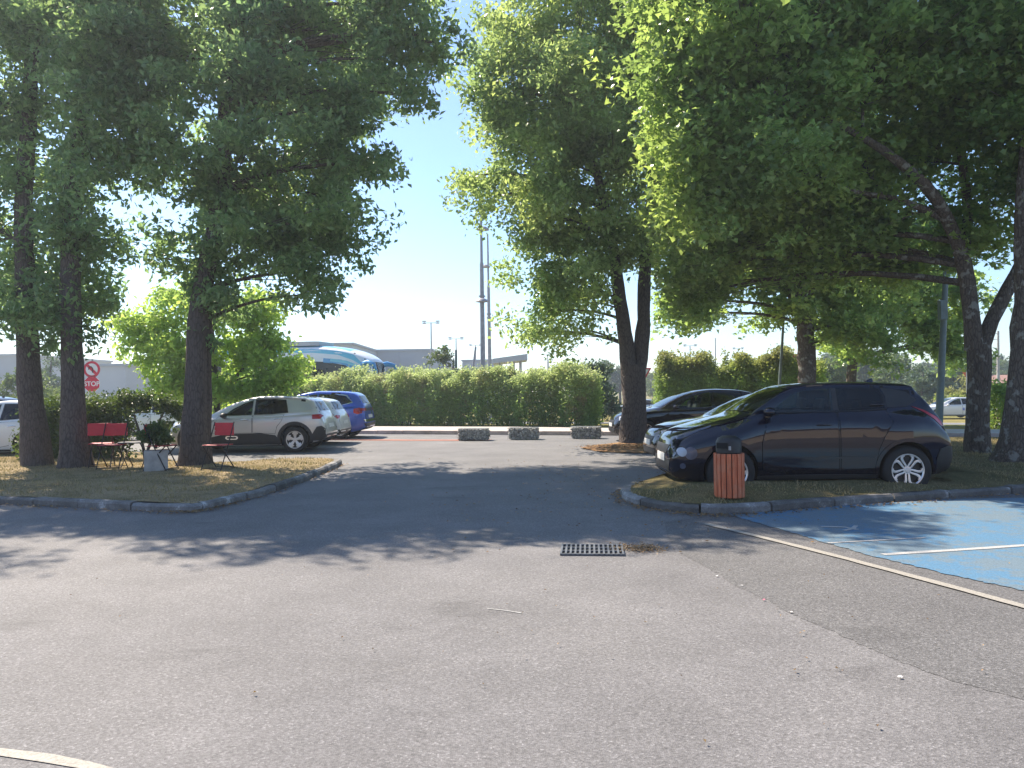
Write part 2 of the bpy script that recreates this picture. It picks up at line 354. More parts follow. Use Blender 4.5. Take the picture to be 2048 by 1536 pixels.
# ------------------------------------------------------------------ ground
def sheet(name, poly, z, mat, cuts=0, kind='structure', label=None, zf=None, sm=False):
    bm = bmesh.new(); vs = [bm.verts.new((p[0], p[1], 0)) for p in poly]; bm.faces.new(vs)
    if cuts:
        xs = [p[0] for p in poly]; ys = [p[1] for p in poly]
        bmesh.ops.triangulate(bm, faces=bm.faces[:])
        for ax, (a, b_) in ((0, (min(xs), max(xs))), (1, (min(ys), max(ys)))):
            q = a+cuts
            while q < b_:
                co = [0, 0, 0]; no = [0, 0, 0]; co[ax] = q; no[ax] = 1
                bmesh.ops.bisect_plane(bm, geom=bm.verts[:]+bm.edges[:]+bm.faces[:], plane_co=co, plane_no=no); q += cuts
    for v in bm.verts: v.co.z = (zf(v.co.x, v.co.y) if zf else 0)+z
    bmesh.ops.recalc_face_normals(bm, faces=bm.faces[:])
    if bm.faces and sum(f.normal.z for f in bm.faces) < 0: bmesh.ops.reverse_faces(bm, faces=bm.faces[:])
    me = bpy.data.meshes.new(name); bm.to_mesh(me); bm.free(); me.materials.append(mat)
    if sm: smooth(me)
    o = put(bpy.data.objects.new(name, me)); tag(o, label=label, kind=kind); return o
# base ground, graded grid out to the horizon
gx = np.unique(np.concatenate([np.linspace(-60, 60, 61), np.linspace(-900, -60, 15), np.linspace(60, 900, 15)]))
gy = np.unique(np.concatenate([np.linspace(-60, 110, 86), np.linspace(110, 1600, 16), np.linspace(-300, -60, 5)]))
X_, Y_ = np.meshgrid(gx, gy); Vg = np.stack([X_.ravel(), Y_.ravel(), np.array([gz(a, b_) for a, b_ in zip(X_.ravel(), Y_.ravel())])], 1)
nx, ny = len(gx), len(gy); ii = np.arange(nx*ny).reshape(ny, nx)
Tg = np.stack([ii[:-1, :-1].ravel(), ii[:-1, 1:].ravel(), ii[1:, 1:].ravel(), ii[1:, :-1].ravel()], 1)
g0 = np_mesh('ground', Vg, Tg, M['field'], sm=True); tag(g0, kind='structure')
def kerbY(x): return 26.0-.35*x
def hedgeY(x): return 31.3-.5*x
XS = [-60, -40, -20, -10, -4, 0, 4, 8, 14, 22, 40, 60]
def band(name, y0, y1, z, mat, xs=XS, zf=gz, c=6):
    return sheet(name, [(x, y0(x)) for x in xs]+[(x, y1(x)) for x in reversed(xs)], z, mat, cuts=c, zf=zf, sm=True)
band('parking_lot', lambda x: -40, lambda x: kerbY(x)-.15, .004, M['asphalt'], zf=None)
# the far kerb, its pavement, the verge and the road beyond
band('pavement', lambda x: kerbY(x)+.0, lambda x: kerbY(x)+2.4+(.9 if x < 4 else 0), .125, M['pavement'])
band('verge', lambda x: kerbY(x)+2.3+(.9 if x < 4 else 0), lambda x: kerbY(x)+9.0, .05, M['field'])
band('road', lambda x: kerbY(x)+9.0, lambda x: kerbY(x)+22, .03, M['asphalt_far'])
# older, darker asphalt lane on the right with a crumbling seam
seam = [(1335, 1075), (1365, 1110), (1430, 1145), (1470, 1172), (1540, 1205), (1590, 1232), (1660, 1262), (1730, 1295), (1800, 1325), (1900, 1362), (2048, 1402), (2250, 1450)]
sp = [G(*p) for p in seam]; jag = []
for a, b_ in zip(sp, sp[1:]):
    for k in range(14):
        q = a.lerp(b_, k/14); jag.append((q.x+random.uniform(-.012, .012), q.y+random.uniform(-.014, .014)))
sheet('asphalt_lane', jag+[(9, 2.2), (30, 4), (30, 9.4), (10, 9.6), tuple(G(1700, 1010).xy), tuple(G(1400, 1034).xy), tuple(G(1330, 1045).xy)], .006, M['asphalt_old'])
bl = [(1440, 1024), (1475, 1036), (1560, 1060), (1660, 1090), (1760, 1118), (1900, 1152), (2048, 1184), (2300, 1240)]
bp = [G(*p) for p in bl]; bj = []
for a, b_ in zip(bp, bp[1:]):
    for k in range(16):
        q = a.lerp(b_, k/16); bj.append((q.x+random.uniform(-.02, .02), q.y+random.uniform(-.02, .02)))
sheet('blue_parking_bay', bj+[(12, 9.8), (9, 9.95), tuple(G(1900, 1000).xy), tuple(G(1700, 1011).xy), tuple(G(1560, 1024).xy)], .012, M['bluepaint'])
def line(name, pts, wd, z, mat, kind='structure'):
    pts = [Vector(p[:2]) for p in pts]; L = []; Rr = []
    res = []
    for a, b_ in zip(pts, pts[1:]):
        n = max(1, int((b_-a).length/.12)); res += [a.lerp(b_, k/n) for k in range(n)]
    res.append(pts[-1])
    for i, p in enumerate(res):
        t = (res[min(i+1, len(res)-1)]-res[max(i-1, 0)]).normalized(); n = Vector((-t.y, t.x))
        L.append(p+n*(wd/2+random.uniform(-.004, .004))); Rr.append(p-n*(wd/2+random.uniform(-.004, .004)))
    return sheet(name, L+Rr[::-1], z, mat, kind=kind)
line('bay_line', [G(1412, 1050), G(1520, 1076), G(1700, 1122), G(1900, 1176), G(2048, 1217), G(2300, 1290)], .085, .016, M['creamline'])
line('bay_line', [G(1765, 1112), G(1900, 1104), G(2060, 1093), G(2300, 1078)], .075, .016, M['whiteline'])
line('bay_line', [G(1655, 1089), G(1780, 1082), G(1850, 1078)], .04, .016, M['whiteline'])
# worn wheelchair mark: a few strokes left of it
s0 = [G(1642, 1056), G(1690, 1057), G(1715, 1062), G(1700, 1057.5), G(1708, 1053)]
line('bay_mark', s0[:3], .06, .016, M['whiteline']); line('bay_mark', [G(1712, 1054), G(1706, 1060), G(1688, 1064)], .05, .0165, M['whiteline'])
line('arc_line', [G(-260, 1500), G(-100, 1500), G(0, 1507), G(90, 1519), G(170, 1534), G(260, 1560), G(330, 1600)], .06, .008, M['creamline'])
line('scuff_line', [G(975, 1219), G(1010, 1223), G(1042, 1228)], .012, .008, M['whiteline'])
# ------------------------------------------------------------------ islands with granite kerbs
def island(name, outer, back, zb, zk, mat, labelk):
    """outer: kerb line (world xy, near side), back: rest of outline"""
    outer = [Vector(p[:2]) for p in outer]; back = [Vector(p[:2]) for p in back]
    poly = outer+back; cx = sum(p.x for p in poly)/len(poly); cy = sum(p.y for p in poly)/len(poly)
    def inset(p, i, n):
        a = outer[max(i-1, 0)]; c = outer[min(i+1, n-1)]; t = (c-a).normalized(); q = Vector((-t.y, t.x))
        if (Vector((cx, cy))-p).dot(q) < 0: q = -q
        return p+q*.11
    inn = [inset(p, i, len(outer)) for i, p in enumerate(outer)]
    def zf(x, y):
        p = Vector((x, y)); d = min((p-q).length for q in dense)
        db = min(((p-q).length for q in bd), default=9)
        return zk+(zb-zk)*sstep(0, .8, d)+.012*math.sin(3.1*x+1)*math.sin(2.3*y)-(.10*(1-sstep(0, .35, db)) if name == 'left_island' else 0)
    dense = [a.lerp(b_, k/6) for a, b_ in zip(inn, inn[1:]) for k in range(6)]
    bd = [a.lerp(b_, k/8) for a, b_ in zip(back, back[1:]) for k in range(8)]
    sheet(name, inn+back, 0, mat, cuts=.22, zf=zf, sm=True)
    mb = MB()
    # kerb stones of about 0.9 m, laid with joints
    path = [Vector((p.x, p.y)) for p in outer]; seg = []; acc = 0
    res = [a.lerp(b_, k/max(1, int((b_-a).length/.1))) for a, b_ in zip(path, path[1:]) for k in range(max(1, int((b_-a).length/.1)))]+[path[-1]]
    i = 0
    while i < len(res)-2:
        j = min(len(res)-1, i+9+random.randint(-1, 1)); st = res[i:j+1]; dz = random.uniform(-.012, .012); dn = random.uniform(-.014, .014)
        ring = []
        for k, p in enumerate(st):
            g = i+k; t = (res[min(g+1, len(res)-1)]-res[max(g-1, 0)]).normalized(); n = Vector((-t.y, t.x))
            if (Vector((cx, cy))-p).dot(n) < 0: n = -n
            q = p+t*(.012 if k == 0 else (-.012 if k == len(st)-1 else 0)); h = zk+.006+dz+random.uniform(-.004, .004)
            ring.append([(q+n*(dn), -.05), (q+n*dn, h-.03), (q+n*(dn+.03), h), (q+n*(.135), h-.002), (q+n*.14, -.05)])
        vs = [(a.x, a.y, z) for rr in ring for a, z in rr]; m_ = len(ring); fs = []
        for a in range(m_-1):
            for b_ in range(4): fs.append((a*5+b_, a*5+b_+1, (a+1)*5+b_+1, (a+1)*5+b_))
        fs += [(0, 1, 2, 3, 4), tuple((m_-1)*5+q for q in (4, 3, 2, 1, 0))]
        mb.add(vs, fs); i = j
    k = mb.build('kerb', M['kerb']); bm = bmesh.new(); bm.from_mesh(k.data); bmesh.ops.recalc_face_normals(bm, faces=bm.faces[:]); bm.to_mesh(k.data); bm.free()
    tag(k, kind='structure')
    return zf, inn
LO = [(-420, 985), (-200, 996), (0, 1009), (110, 1014), (250, 1021), (340, 1024), (385, 1024), (425, 1018), (470, 1007), (520, 994), (600, 966), (655, 944), (676, 934), (684, 929)]
LB = [(640, 925), (520, 930), (430, 934), (330, 930), (230, 921), (120, 914), (0, 912), (-420, 915)]
zfL, innL = island('left_island', [G(*p) for p in LO], [G(*p) for p in LB], .135, .10, M['drygrass'], '')
RO = [(1262, 977), (1246, 984), (1241, 992), (1247, 1002), (1270, 1011), (1310, 1020), (1380, 1028), (1440, 1030), (1500, 1028), (1600, 1020), (1750, 1008), (1900, 997), (2048, 987), (2500, 958)]
ro = [G(*p) for p in RO]
rb = [Vector((26, 11)), Vector((26, 19)), Vector((14, 18.6)), Vector((7.2, 19.2)), Vector((7.0, 15)), Vector((7.0, 11.2)), Vector((6.3, 10.42)), Vector((4.6, 10.36)), Vector((3.2, 10.3)), Vector((2.4, 10.25)), Vector((1.95, 10.2))]
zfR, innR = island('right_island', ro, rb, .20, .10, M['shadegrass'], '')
# tree pit of the forked tree
tp = [G(1160, 897), G(1200, 905), G(1290, 908), G(1350, 906), G(1420, 900), G(1420, 889), G(1290, 888), G(1200, 892)]
sheet('tree_pit', [p.xy for p in tp], .03, M['litter_soil'], cuts=.25, zf=lambda x, y: .05*math.exp(-((x-3.3)**2+(y-20.2)**2)/1.0)+.012*math.sin(7*x)*math.sin(5*y), sm=True)
# sunny dry verge seen behind the red chairs
sheet('dry_verge', [G(-100, 905).xy, G(160, 915).xy, G(300, 925).xy, G(345, 921).xy, G(300, 906).xy, G(150, 902).xy, G(-100, 890).xy], .02, M['drygrass'])
# low red gravel strip and the far kerb line
line('red_gravel_strip', [G(560, 879), G(700, 880), G(820, 881), G(915, 881), G(980, 881)], .55, .012, M['redstrip'])
mb = MB(); x = -40.0
while x < 40:
    ln = 1.0; x2 = x+ln-.015; h = .135+random.uniform(-.006, .006)
    p = [(x, kerbY(x)-.16), (x2, kerbY(x2)-.16), (x2, kerbY(x2)), (x, kerbY(x))]
    mb.prism(p, -.05, h); x += ln
tag(mb.build('far_kerb', M['pinkkerb']), kind='structure')
# crumbs, dead leaves and grit lying along the kerbs
def litter(name, pts, n, sp, size, mat, zf=None):
    k = rng.integers(0, len(pts)-1, n); u = rng.random(n)[:, None]; A = np.array([p[:2] for p in pts])
    c = A[k]*(1-u)+A[k+1]*u+rng.normal(0, sp, (n, 2)); z = np.array([(zf(a, b_) if zf else .014) for a, b_ in c])+.006
    an = rng.random(n)*6.28; s = size*(.5+rng.random(n)); V = []
    for q, (ca, l) in enumerate(((0, 1), (1.2, .6), (3.14, .8), (4.6, .55))):
        V.append(np.stack([c[:, 0]+np.cos(an+ca)*s*l, c[:, 1]+np.sin(an+ca)*s*l, z+rng.random(n)*.012*(q % 2)], 1))
    V = np.stack(V, 1).reshape(-1, 3); T = np.arange(n*4).reshape(n, 4)
    o = np_mesh(name, V, T, mat); tag(o, kind='stuff', label='brown dead leaves and grit lying loose on the ground', cat='leaf litter'); return o
kl = [G(*p).xy for p in LO]; kr = [p.xy for p in ro]
litter('leaf_litter', [p-Vector((0, .10)) for p in kl], 900, .07, .022, M['leaf_dead'])
litter('leaf_litter', [p-Vector((0, .12)) for p in kr], 1000, .08, .022, M['leaf_dead'])
litter('leaf_litter', [G(1190, 898).xy, G(1300, 898).xy], 900, .35, .03, M['leaf_dead'], lambda x, y: .07)
litter('leaf_litter', [G(1250, 1098).xy, G(1310, 1102).xy], 500, .09, .012, M['leaf_dead'])
litter('leaf_litter', [G(300, 1150).xy, G(1200, 1200).xy, G(1800, 1300).xy], 90, 1.2, .009, M['leaf_dead'])
litter('leaf_litter', [G(1000, 930).xy, G(1250, 960).xy, G(1350, 1050).xy, G(900, 1000).xy], 500, .8, .018, M['leaf_dead'])
# dry grass blades on the islands
def inside(poly, P_):
    x, y = P_[:, 0], P_[:, 1]; c = np.zeros(len(P_), bool); n = len(poly)
    for i in range(n):
        x1, y1 = poly[i]; x2, y2 = poly[(i+1) % n]
        k = ((y1 > y) != (y2 > y)) & (x < (x2-x1)*(y-y1)/((y2-y1) if y2 != y1 else 1e-9)+x1); c ^= k
    return c
def blades(name, poly, n, h, zf, label):
    A = np.array(poly); p = rng.random((n*2, 2))*(A.max(0)-A.min(0))+A.min(0); p = p[inside(poly, p)][:n]; n = len(p)
    cl = np.sin(p[:, 0]*5.1+np.sin(p[:, 1]*3.7)*2)+np.sin(p[:, 1]*6.3+1.3); hh = h*(.45+rng.random(n)*.8)*(1+.35*cl)
    hh = np.maximum(hh, .008); z = np.array([zf(a, b_) for a, b_ in p]); an = rng.random(n)*6.28; w_ = .005+rng.random(n)*.004
    d = np.stack([np.cos(an), np.sin(an)], 1); le = rng.normal(0, .6, (n, 2))*hh[:, None]
    v0 = np.column_stack([p-d*w_[:, None], z-.005]); v1 = np.column_stack([p+d*w_[:, None], z-.005]); v2 = np.column_stack([p+le, z+hh])
    V = np.stack([v0, v1, v2], 1).reshape(-1, 3)
    o = np_mesh(name, V, np.arange(n*3).reshape(n, 3), M['blade']); tag(o, label, 'grass', kind='stuff')
lp = [tuple(p) for p in innL]+[tuple(G(*p).xy) for p in LB]; lp = [(max(a, -13.5), b_) for a, b_ in lp]
blades('dry_grass', lp, 26000, .035, zfL, 'short dry yellow grass on the island under the left trees')
rp = [tuple(p) for p in innR]+[tuple(p) for p in rb]; rp = [(min(a, 11.5), b_) for a, b_ in rp]
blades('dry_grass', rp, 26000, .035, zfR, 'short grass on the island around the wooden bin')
# ------------------------------------------------------------------ vegetation
def unit(n):
    v = rng.normal(size=(n, 3)); return v/np.linalg.norm(v, axis=1)[:, None]
def leaves(C, L, Wd, up=.7, droop=.25):
    """kite shaped folded leaves at the points C"""
    n = len(C); a = unit(n); a[:, 2] -= droop; a /= np.linalg.norm(a, axis=1)[:, None]
    nr = unit(n)*.8; nr[:, 2] += up; b = np.cross(nr, a); b /= (np.linalg.norm(b, axis=1)[:, None]+1e-9); nr = np.cross(a, b)
    s = (.65+.7*rng.random(n))[:, None]; l = L*s; w_ = Wd*s
    v0 = C; v1 = C+a*l*.5+b*w_*.5+nr*w_*.18; v2 = C+a*l; v3 = C+a*l*.5-b*w_*.5+nr*w_*.18
    V = np.stack([v0, v1, v2, v3], 1).reshape(-1, 3); i = np.arange(n)[:, None]*4
    T = np.concatenate([i+np.array([[0, 1, 2]]), i+np.array([[0, 2, 3]])], 1).reshape(-1, 3); return V, T
def palm(C, L):
    """maple like leaves: three pointed lobes joined at the stalk"""
    n = len(C); a = unit(n); a[:, 2] -= .3; a /= np.linalg.norm(a, axis=1)[:, None]
    nr = unit(n)*.6; nr[:, 2] += .8; b = np.cross(nr, a); b /= (np.linalg.norm(b, axis=1)[:, None]+1e-9); nr = np.cross(a, b)
    s = L*(.6+.7*rng.random(n))[:, None]
    pts = [(0, 0), (.25, .22), (.12, .62), (.42, .36), (.62, .26), (1.0, 0), (.62, -.26), (.42, -.36), (.12, -.62), (.25, -.22)]
    V = np.stack([C+a*s*u+b*s*v-nr*s*(abs(v)*.25) for u, v in pts], 1).reshape(-1, 3); i = np.arange(n)[:, None]*10
    tr = [[0, 1, 9], [1, 2, 3], [1, 3, 9], [3, 7, 9], [7, 8, 9], [3, 4, 6], [3, 6, 7], [4, 5, 6]]
    T = np.concatenate([i+np.array([q]) for q in tr], 1).reshape(-1, 3); return V, T
def bez(a, b, c, n): return [a*((1-t)**2)+b*(2*t*(1-t))+c*(t*t) for t in [k/n for k in range(n+1)]]
def tree(name, label, base, stems, blobs, nleaf, L, Wd, lm, bm_='bark', mapleaf=False, group=None, cat='tree', per=42, sig=.24, twigs=True, bob=.22, tw_r=.012, clasp=0, sides=10):
    """stems: list of (points, radii) in world; blobs: (centre, (rx,ry,rz)) in world"""
    t = thing(name, label, cat, tuple(base), group=group); B = Vector(base)
    tk = MB(); nodes = []
    for pts, rad in stems:
        P_ = [Vector(p) for p in pts]; pp = []; rr = []
        for i in range(len(P_)-1):
            m_ = max(2, int((P_[i+1]-P_[i]).length/.35))
            p0 = P_[max(i-1, 0)]; p1 = P_[i]; p2 = P_[i+1]; p3 = P_[min(i+2, len(P_)-1)]
            for k in range(m_):
                u = k/m_; q = .5*((2*p1)+(p2-p0)*u+(2*p0-5*p1+4*p2-p3)*u*u+(3*p1-p0-3*p2+p3)*u**3)
                pp.append(q+Vector((random.uniform(-1, 1), random.uniform(-1, 1), 0))*rad[i]*.06); rr.append((rad[i]*(1-u)+rad[i+1]*u)*random.uniform(.95, 1.06))
        pp.append(P_[-1]); rr.append(rad[-1]); nodes += list(zip(pp, rr))
        tk.tube([p-B for p in pp], rr, sides, wob=.10)
    tr = tk.build('trunk', M[bm_], t, sm=60)
    NP = np.array([p for p, r in nodes]); NR = np.array([r for p, r in nodes])
    vol = np.array([(r[0]*r[1]*r[2])**(2/3) for c, r in blobs]); vol /= vol.sum()
    nc = int(nleaf/per); CC = []; br = MB()
    for (c, r), f in zip(blobs, vol):
        c = Vector(c); k = max(3, int(nc*f)); nbg = max(3, k//7); d = unit(nbg); ph = rng.random(3)*6.28
        rad = (.30+.70*rng.random(nbg)**.5)*(1+bob*(np.sin(d[:, 0]*5+ph[0])+np.sin(d[:, 1]*6+ph[1])+np.sin(d[:, 2]*5+ph[2]))*.6)
        tip = np.array(c)+d*rad[:, None]*np.array(r); ax = d*np.array(r)/max(r)+rng.normal(0, .35, (nbg, 3)); ax[:, 2] -= .12; ax /= np.linalg.norm(ax, axis=1)[:, None]
        ln = (.7+.6*rng.random(nbg))*min(1.0, .55*max(r)+.1)
        u = np.tile(np.linspace(0, 1, 7), nbg); lat = .07+.20*np.sin(np.pi*(.25+.6*u))
        q = np.repeat(tip, 7, 0)-np.repeat(ax*ln[:, None], 7, 0)*u[:, None]+np.clip(rng.normal(0, 1, (nbg*7, 3)), -1.6, 1.6)*lat[:, None]*np.array([1, 1, .55])*(ln.repeat(7)[:, None]*.9+.1)
        q = q[q[:, 2] > .25] if len(q) else q
        CC.append(q); tips = tip
        if twigs:
            # limb from a lower stem node to the blob centre, then twigs
            dd = np.linalg.norm(NP-np.array(c), axis=1)+np.maximum(0, NP[:, 2]-c.z+.3)*1.5; s = int(np.argmin(dd)); a = Vector(NP[s]); rl = min(NR[s]*.55, .018+.014*(c-a).length)
            mid = a.lerp(c, .5)+Vector((random.uniform(-.2, .2), random.uniform(-.2, .2), .12*(c-a).length))
            lb = bez(a, mid, c, 7); n_ = len(lb); br.tube([p-B for p in lb], [rl*(1-.7*i/(n_-1)) for i in range(n_)], 6, caps=False)
            for w_ in tips[:70]:
                w_ = Vector(w_); j = random.randint(2, n_-1); s0 = lb[j]; m2 = s0.lerp(w_, .5)+Vector((random.uniform(-.15, .15), random.uniform(-.15, .15), random.uniform(0, .2)))
                br.tube([p-B for p in bez(s0, m2, w_, 3)], [tw_r, tw_r*.8, tw_r*.6, tw_r*.35], 3, caps=False)
    if clasp:      # epicormic shoots hugging the stems
        for p, r in nodes:
            if p.z > clasp:
                k = 5; d = unit(k); d[:, 2] *= .4; CC.append(np.array(p)+d*(r+.22))
    if br.v: br.build('branches', M['twig' if bm_ == 'x' else bm_], t, sm=60)
    CC = np.concatenate(CC); per_ = max(4, int(nleaf/len(CC)))
    P_ = np.repeat(CC, per_, 0); sc = np.repeat(.6+.8*rng.random((len(CC), 1)), per_, 0)
    P_ = P_+np.clip(rng.normal(0, 1, P_.shape), -1.9, 1.9)*np.array([sig, sig, sig*.62])*.72*sc; P_ = P_[P_[:, 2] > .1]-np.array(B)
    V, T = palm(P_, L) if mapleaf else leaves(P_, L, Wd)
    np_mesh('crown', V, T, M[lm], t); return t
def pb(l, D, rz):       # crown lumps, most picture-measured, -> world positions with real depth
    out = []
    for q in l:
        x, y, rx, ry = q[:4]; d = D+(q[4] if len(q) > 4 else 0); out.append((P(x, y, d), (rx*d/F, rz*(.5+.5*min(1, rx/150)), ry*d/F)))
    return out
def ps(l, D):
    pts = []; rad = []
    for q in l:
        pts.append(P(q[0], q[1], D+(q[3] if len(q) > 3 else 0))); rad.append(q[2])
    return pts, rad
# three tall oaks on the left island
b1 = G(75, 938, .1)
tree('oak_tree', 'leftmost of the three tall dark trees on the left island, straight trunk', b1,
     [ps([(78, 948, .36), (76, 925, .29), (68, 850, .245), (60, 760, .22), (52, 640, .20), (48, 450, .17), (58, 200, .14), (72, 20, .10), (75, -60, .05)], 15.3)],
     pb([(30, 570, 60, 110, .5), (-60, 450, 120, 160), (70, 360, 110, 130, .8), (-40, 200, 160, 160), (80, 90, 120, 130, 1), (40, 0, 150, 70), (-120, 40, 170, 120), (60, 640, 50, 50)], 15.3, 2.0),
     28000, .135, .07, 'leaf_oak', clasp=2.6, per=34, sig=.22)
b2 = G(150, 950, .1)
tree('oak_tree', 'middle of the three tall dark trees, its broad trunk before the red chairs', b2,
     [ps([(154, 962, .40), (152, 935, .33), (148, 860, .25), (146, 760, .205), (140, 560, .18), (150, 350, .17), (168, 220, .14), (185, 50, .11), (195, -60, .05)], 14.8)],
     pb([(140, 600, 70, 110, .6), (185, 470, 90, 90, .4), (215, 330, 80, 80), (240, 180, 130, 140), (160, 60, 130, 120, .7), (260, 0, 150, 70, .3), (300, 60, 100, 90, 0)], 14.8, 2.0),
     32000, .135, .07, 'leaf_oak', clasp=2.5, per=38, sig=.22)
b3 = G(388, 944, .1)
tree('oak_tree', 'tall dark tree with two joined stems beside the grey parked car', b3,
     [ps([(378, 952, .36), (384, 925, .29), (390, 850, .235), (393, 720, .205), (404, 570, .185), (432, 450, .165), (447, 300, .165), (462, 100, .14), (470, 0, .09), (480, -110, .05)], 14.9),
      ps([(408, 948, .22), (408, 900, .15), (410, 800, .13), (412, 640, .12), (420, 540, .10)], 15.15)],
     pb([(560, 480, 140, 85, .5), (640, 545, 70, 50, .3), (660, 440, 75, 45), (470, 350, 190, 120), (640, 330, 95, 70), (540, 180, 190, 130), (690, 220, 70, 50), (620, 60, 190, 110, .4), (770, 120, 80, 50), (840, 70, 55, 45, -.2), (872, 85, 28, 22), (800, 190, 40, 22), (730, 330, 28, 20), (770, 10, 110, 60), (500, 0, 200, 100, .5), (700, -30, 120, 60, .4), (340, 520, 55, 40, .3), (330, 300, 70, 70, .5), (320, 120, 130, 130, .7), (470, 560, 60, 45, .4), (440, 640, 40, 45, .2), (600, 590, 70, 30), (690, 485, 60, 42, 1.2), (600, 330, 120, 90, 2.6), (640, 220, 110, 90, 4), (720, 150, 80, 70, 5), (540, 420, 120, 80, 3), (660, 400, 70, 50, 2), (600, 80, 150, 90, 5)], 14.9, 2.4),  # rearmost lumps added behind the outline to close the crown's cast shadow
     84000, .135, .07, 'leaf_oak', clasp=3.1, per=40, sig=.21)
# bright young maple behind the island
b4 = G(430, 868, 0)
tree('young_tree', 'bright yellow green young tree glowing behind the dark tree trunks', b4,
     [ps([(435, 872, .11), (432, 780, .09), (425, 680, .07), (420, 600, .04)], 22.3), ps([(433, 790, .06), (380, 720, .05), (300, 650, .02)], 22.3), ps([(433, 800, .06), (500, 720, .05), (550, 650, .02)], 22.3)],
     pb([(308, 650, 85, 60), (400, 610, 110, 60), (500, 640, 80, 65), (285, 712, 55, 38), (350, 720, 100, 60), (480, 720, 95, 60), (545, 700, 40, 40), (345, 775, 75, 35), (450, 785, 90, 35), (540, 765, 55, 40), (590, 745, 30, 15)], 22.3, 1.5),
     20000, .15, .1, 'leaf_young', per=34, sig=.26)
# forked oak in the middle
b5 = G(1265, 893, .05)
tree('forked_tree', 'forked tree with pale sunlit leaves in the orange leaf litter pit', b5,
     [ps([(1266, 902, .50), (1266, 886, .42), (1267, 840, .35), (1268, 770, .34), (1268, 728, .33)], 20.4),
      ps([(1257, 735, .22), (1252, 690, .215), (1246, 640, .19), (1240, 600, .18), (1228, 500, .15), (1195, 350, .12), (1165, 150, .09), (1150, -80, .05)], 20.4),
      ps([(1279, 735, .21), (1283, 690, .21), (1287, 640, .185), (1288, 590, .175), (1294, 480, .15), (1310, 330, .12), (1335, 120, .09), (1350, -120, .05)], 20.5)],
     pb([(1120, 560, 105, 75), (1095, 622, 48, 40), (1062, 665, 20, 16), (1130, 655, 25, 20), (1078, 455, 68, 75), (995, 390, 55, 35), (955, 350, 35, 20), (1080, 320, 120, 110), (985, 190, 50, 50), (940, 150, 25, 18), (1050, 120, 95, 110), (1000, 60, 50, 50), (1200, 440, 120, 110), (1200, 240, 170, 150), (1130, 210, 110, 120, -.8), (1240, 330, 110, 100, -.8), (1150, 90, 130, 110, -.6), (1250, 80, 120, 120, -.8), (1120, -40, 170, 110), (1330, 280, 140, 160), (1340, 40, 180, 150, -.5), (1235, 500, 60, 40), (1165, 605, 40, 35), (1180, -250, 230, 170), (1370, -200, 200, 150), (1340, 450, 90, 90, .5), (1010, 250, 70, 70), (1100, 430, 90, 80, -1)], 20.4, 3.0),
     125000, .14, .08, 'leaf_oak_c', per=36, sig=.28)
# maples on the right
b6 = G(1616, 868, 0); b6.y = 25
tree('maple_tree', 'maple with broad dark crown behind the dark cars, trunk before a pink sign', P(1616, 858, 25).xy.to_3d(),
     [ps([(1617, 870, .46), (1614, 760, .30), (1611, 650, .27), (1604, 560, .24), (1600, 400, .2), (1595, 150, .12)], 25), ps([(1610, 640, .14), (1560, 560, .10), (1500, 500, .05)], 25), ps([(1606, 600, .14), (1680, 520, .10), (1760, 470, .05)], 25)],
     pb([(1410, 560, 90, 70), (1390, 630, 55, 35), (1350, 610, 35, 30), (1545, 525, 120, 75), (1560, 620, 50, 25), (1680, 560, 110, 75), (1660, 650, 70, 35), (1740, 670, 70, 40), (1480, 400, 150, 100), (1650, 400, 170, 110), (1500, 250, 180, 130), (1650, 150, 220, 160), (1780, 500, 120, 90)], 25, 3.2),
     72000, .17, 0, 'leaf_maple', 'bark_plane', True, per=26, sig=.32)
tree('maple_tree', 'slim speckled tree whose low crown hangs just over the big dark car', P(1708, 850, 29).xy.to_3d(),
     [ps([(1704, 850, .24), (1702, 760, .19), (1712, 660, .16), (1722, 560, .13), (1740, 400, .08)], 29)],
     pb([(1700, 640, 70, 50), (1760, 610, 90, 60), (1830, 640, 90, 50), (1800, 560, 110, 60), (1870, 690, 55, 35), (1700, 700, 40, 25), (1905, 600, 70, 60), (1930, 700, 35, 30)], 29, 2.5),
     15000, .2, 0, 'leaf_maple', 'bark_plane', True, per=24, sig=.34)
b7 = P(1957, 928, 14.5); b7.z = .12
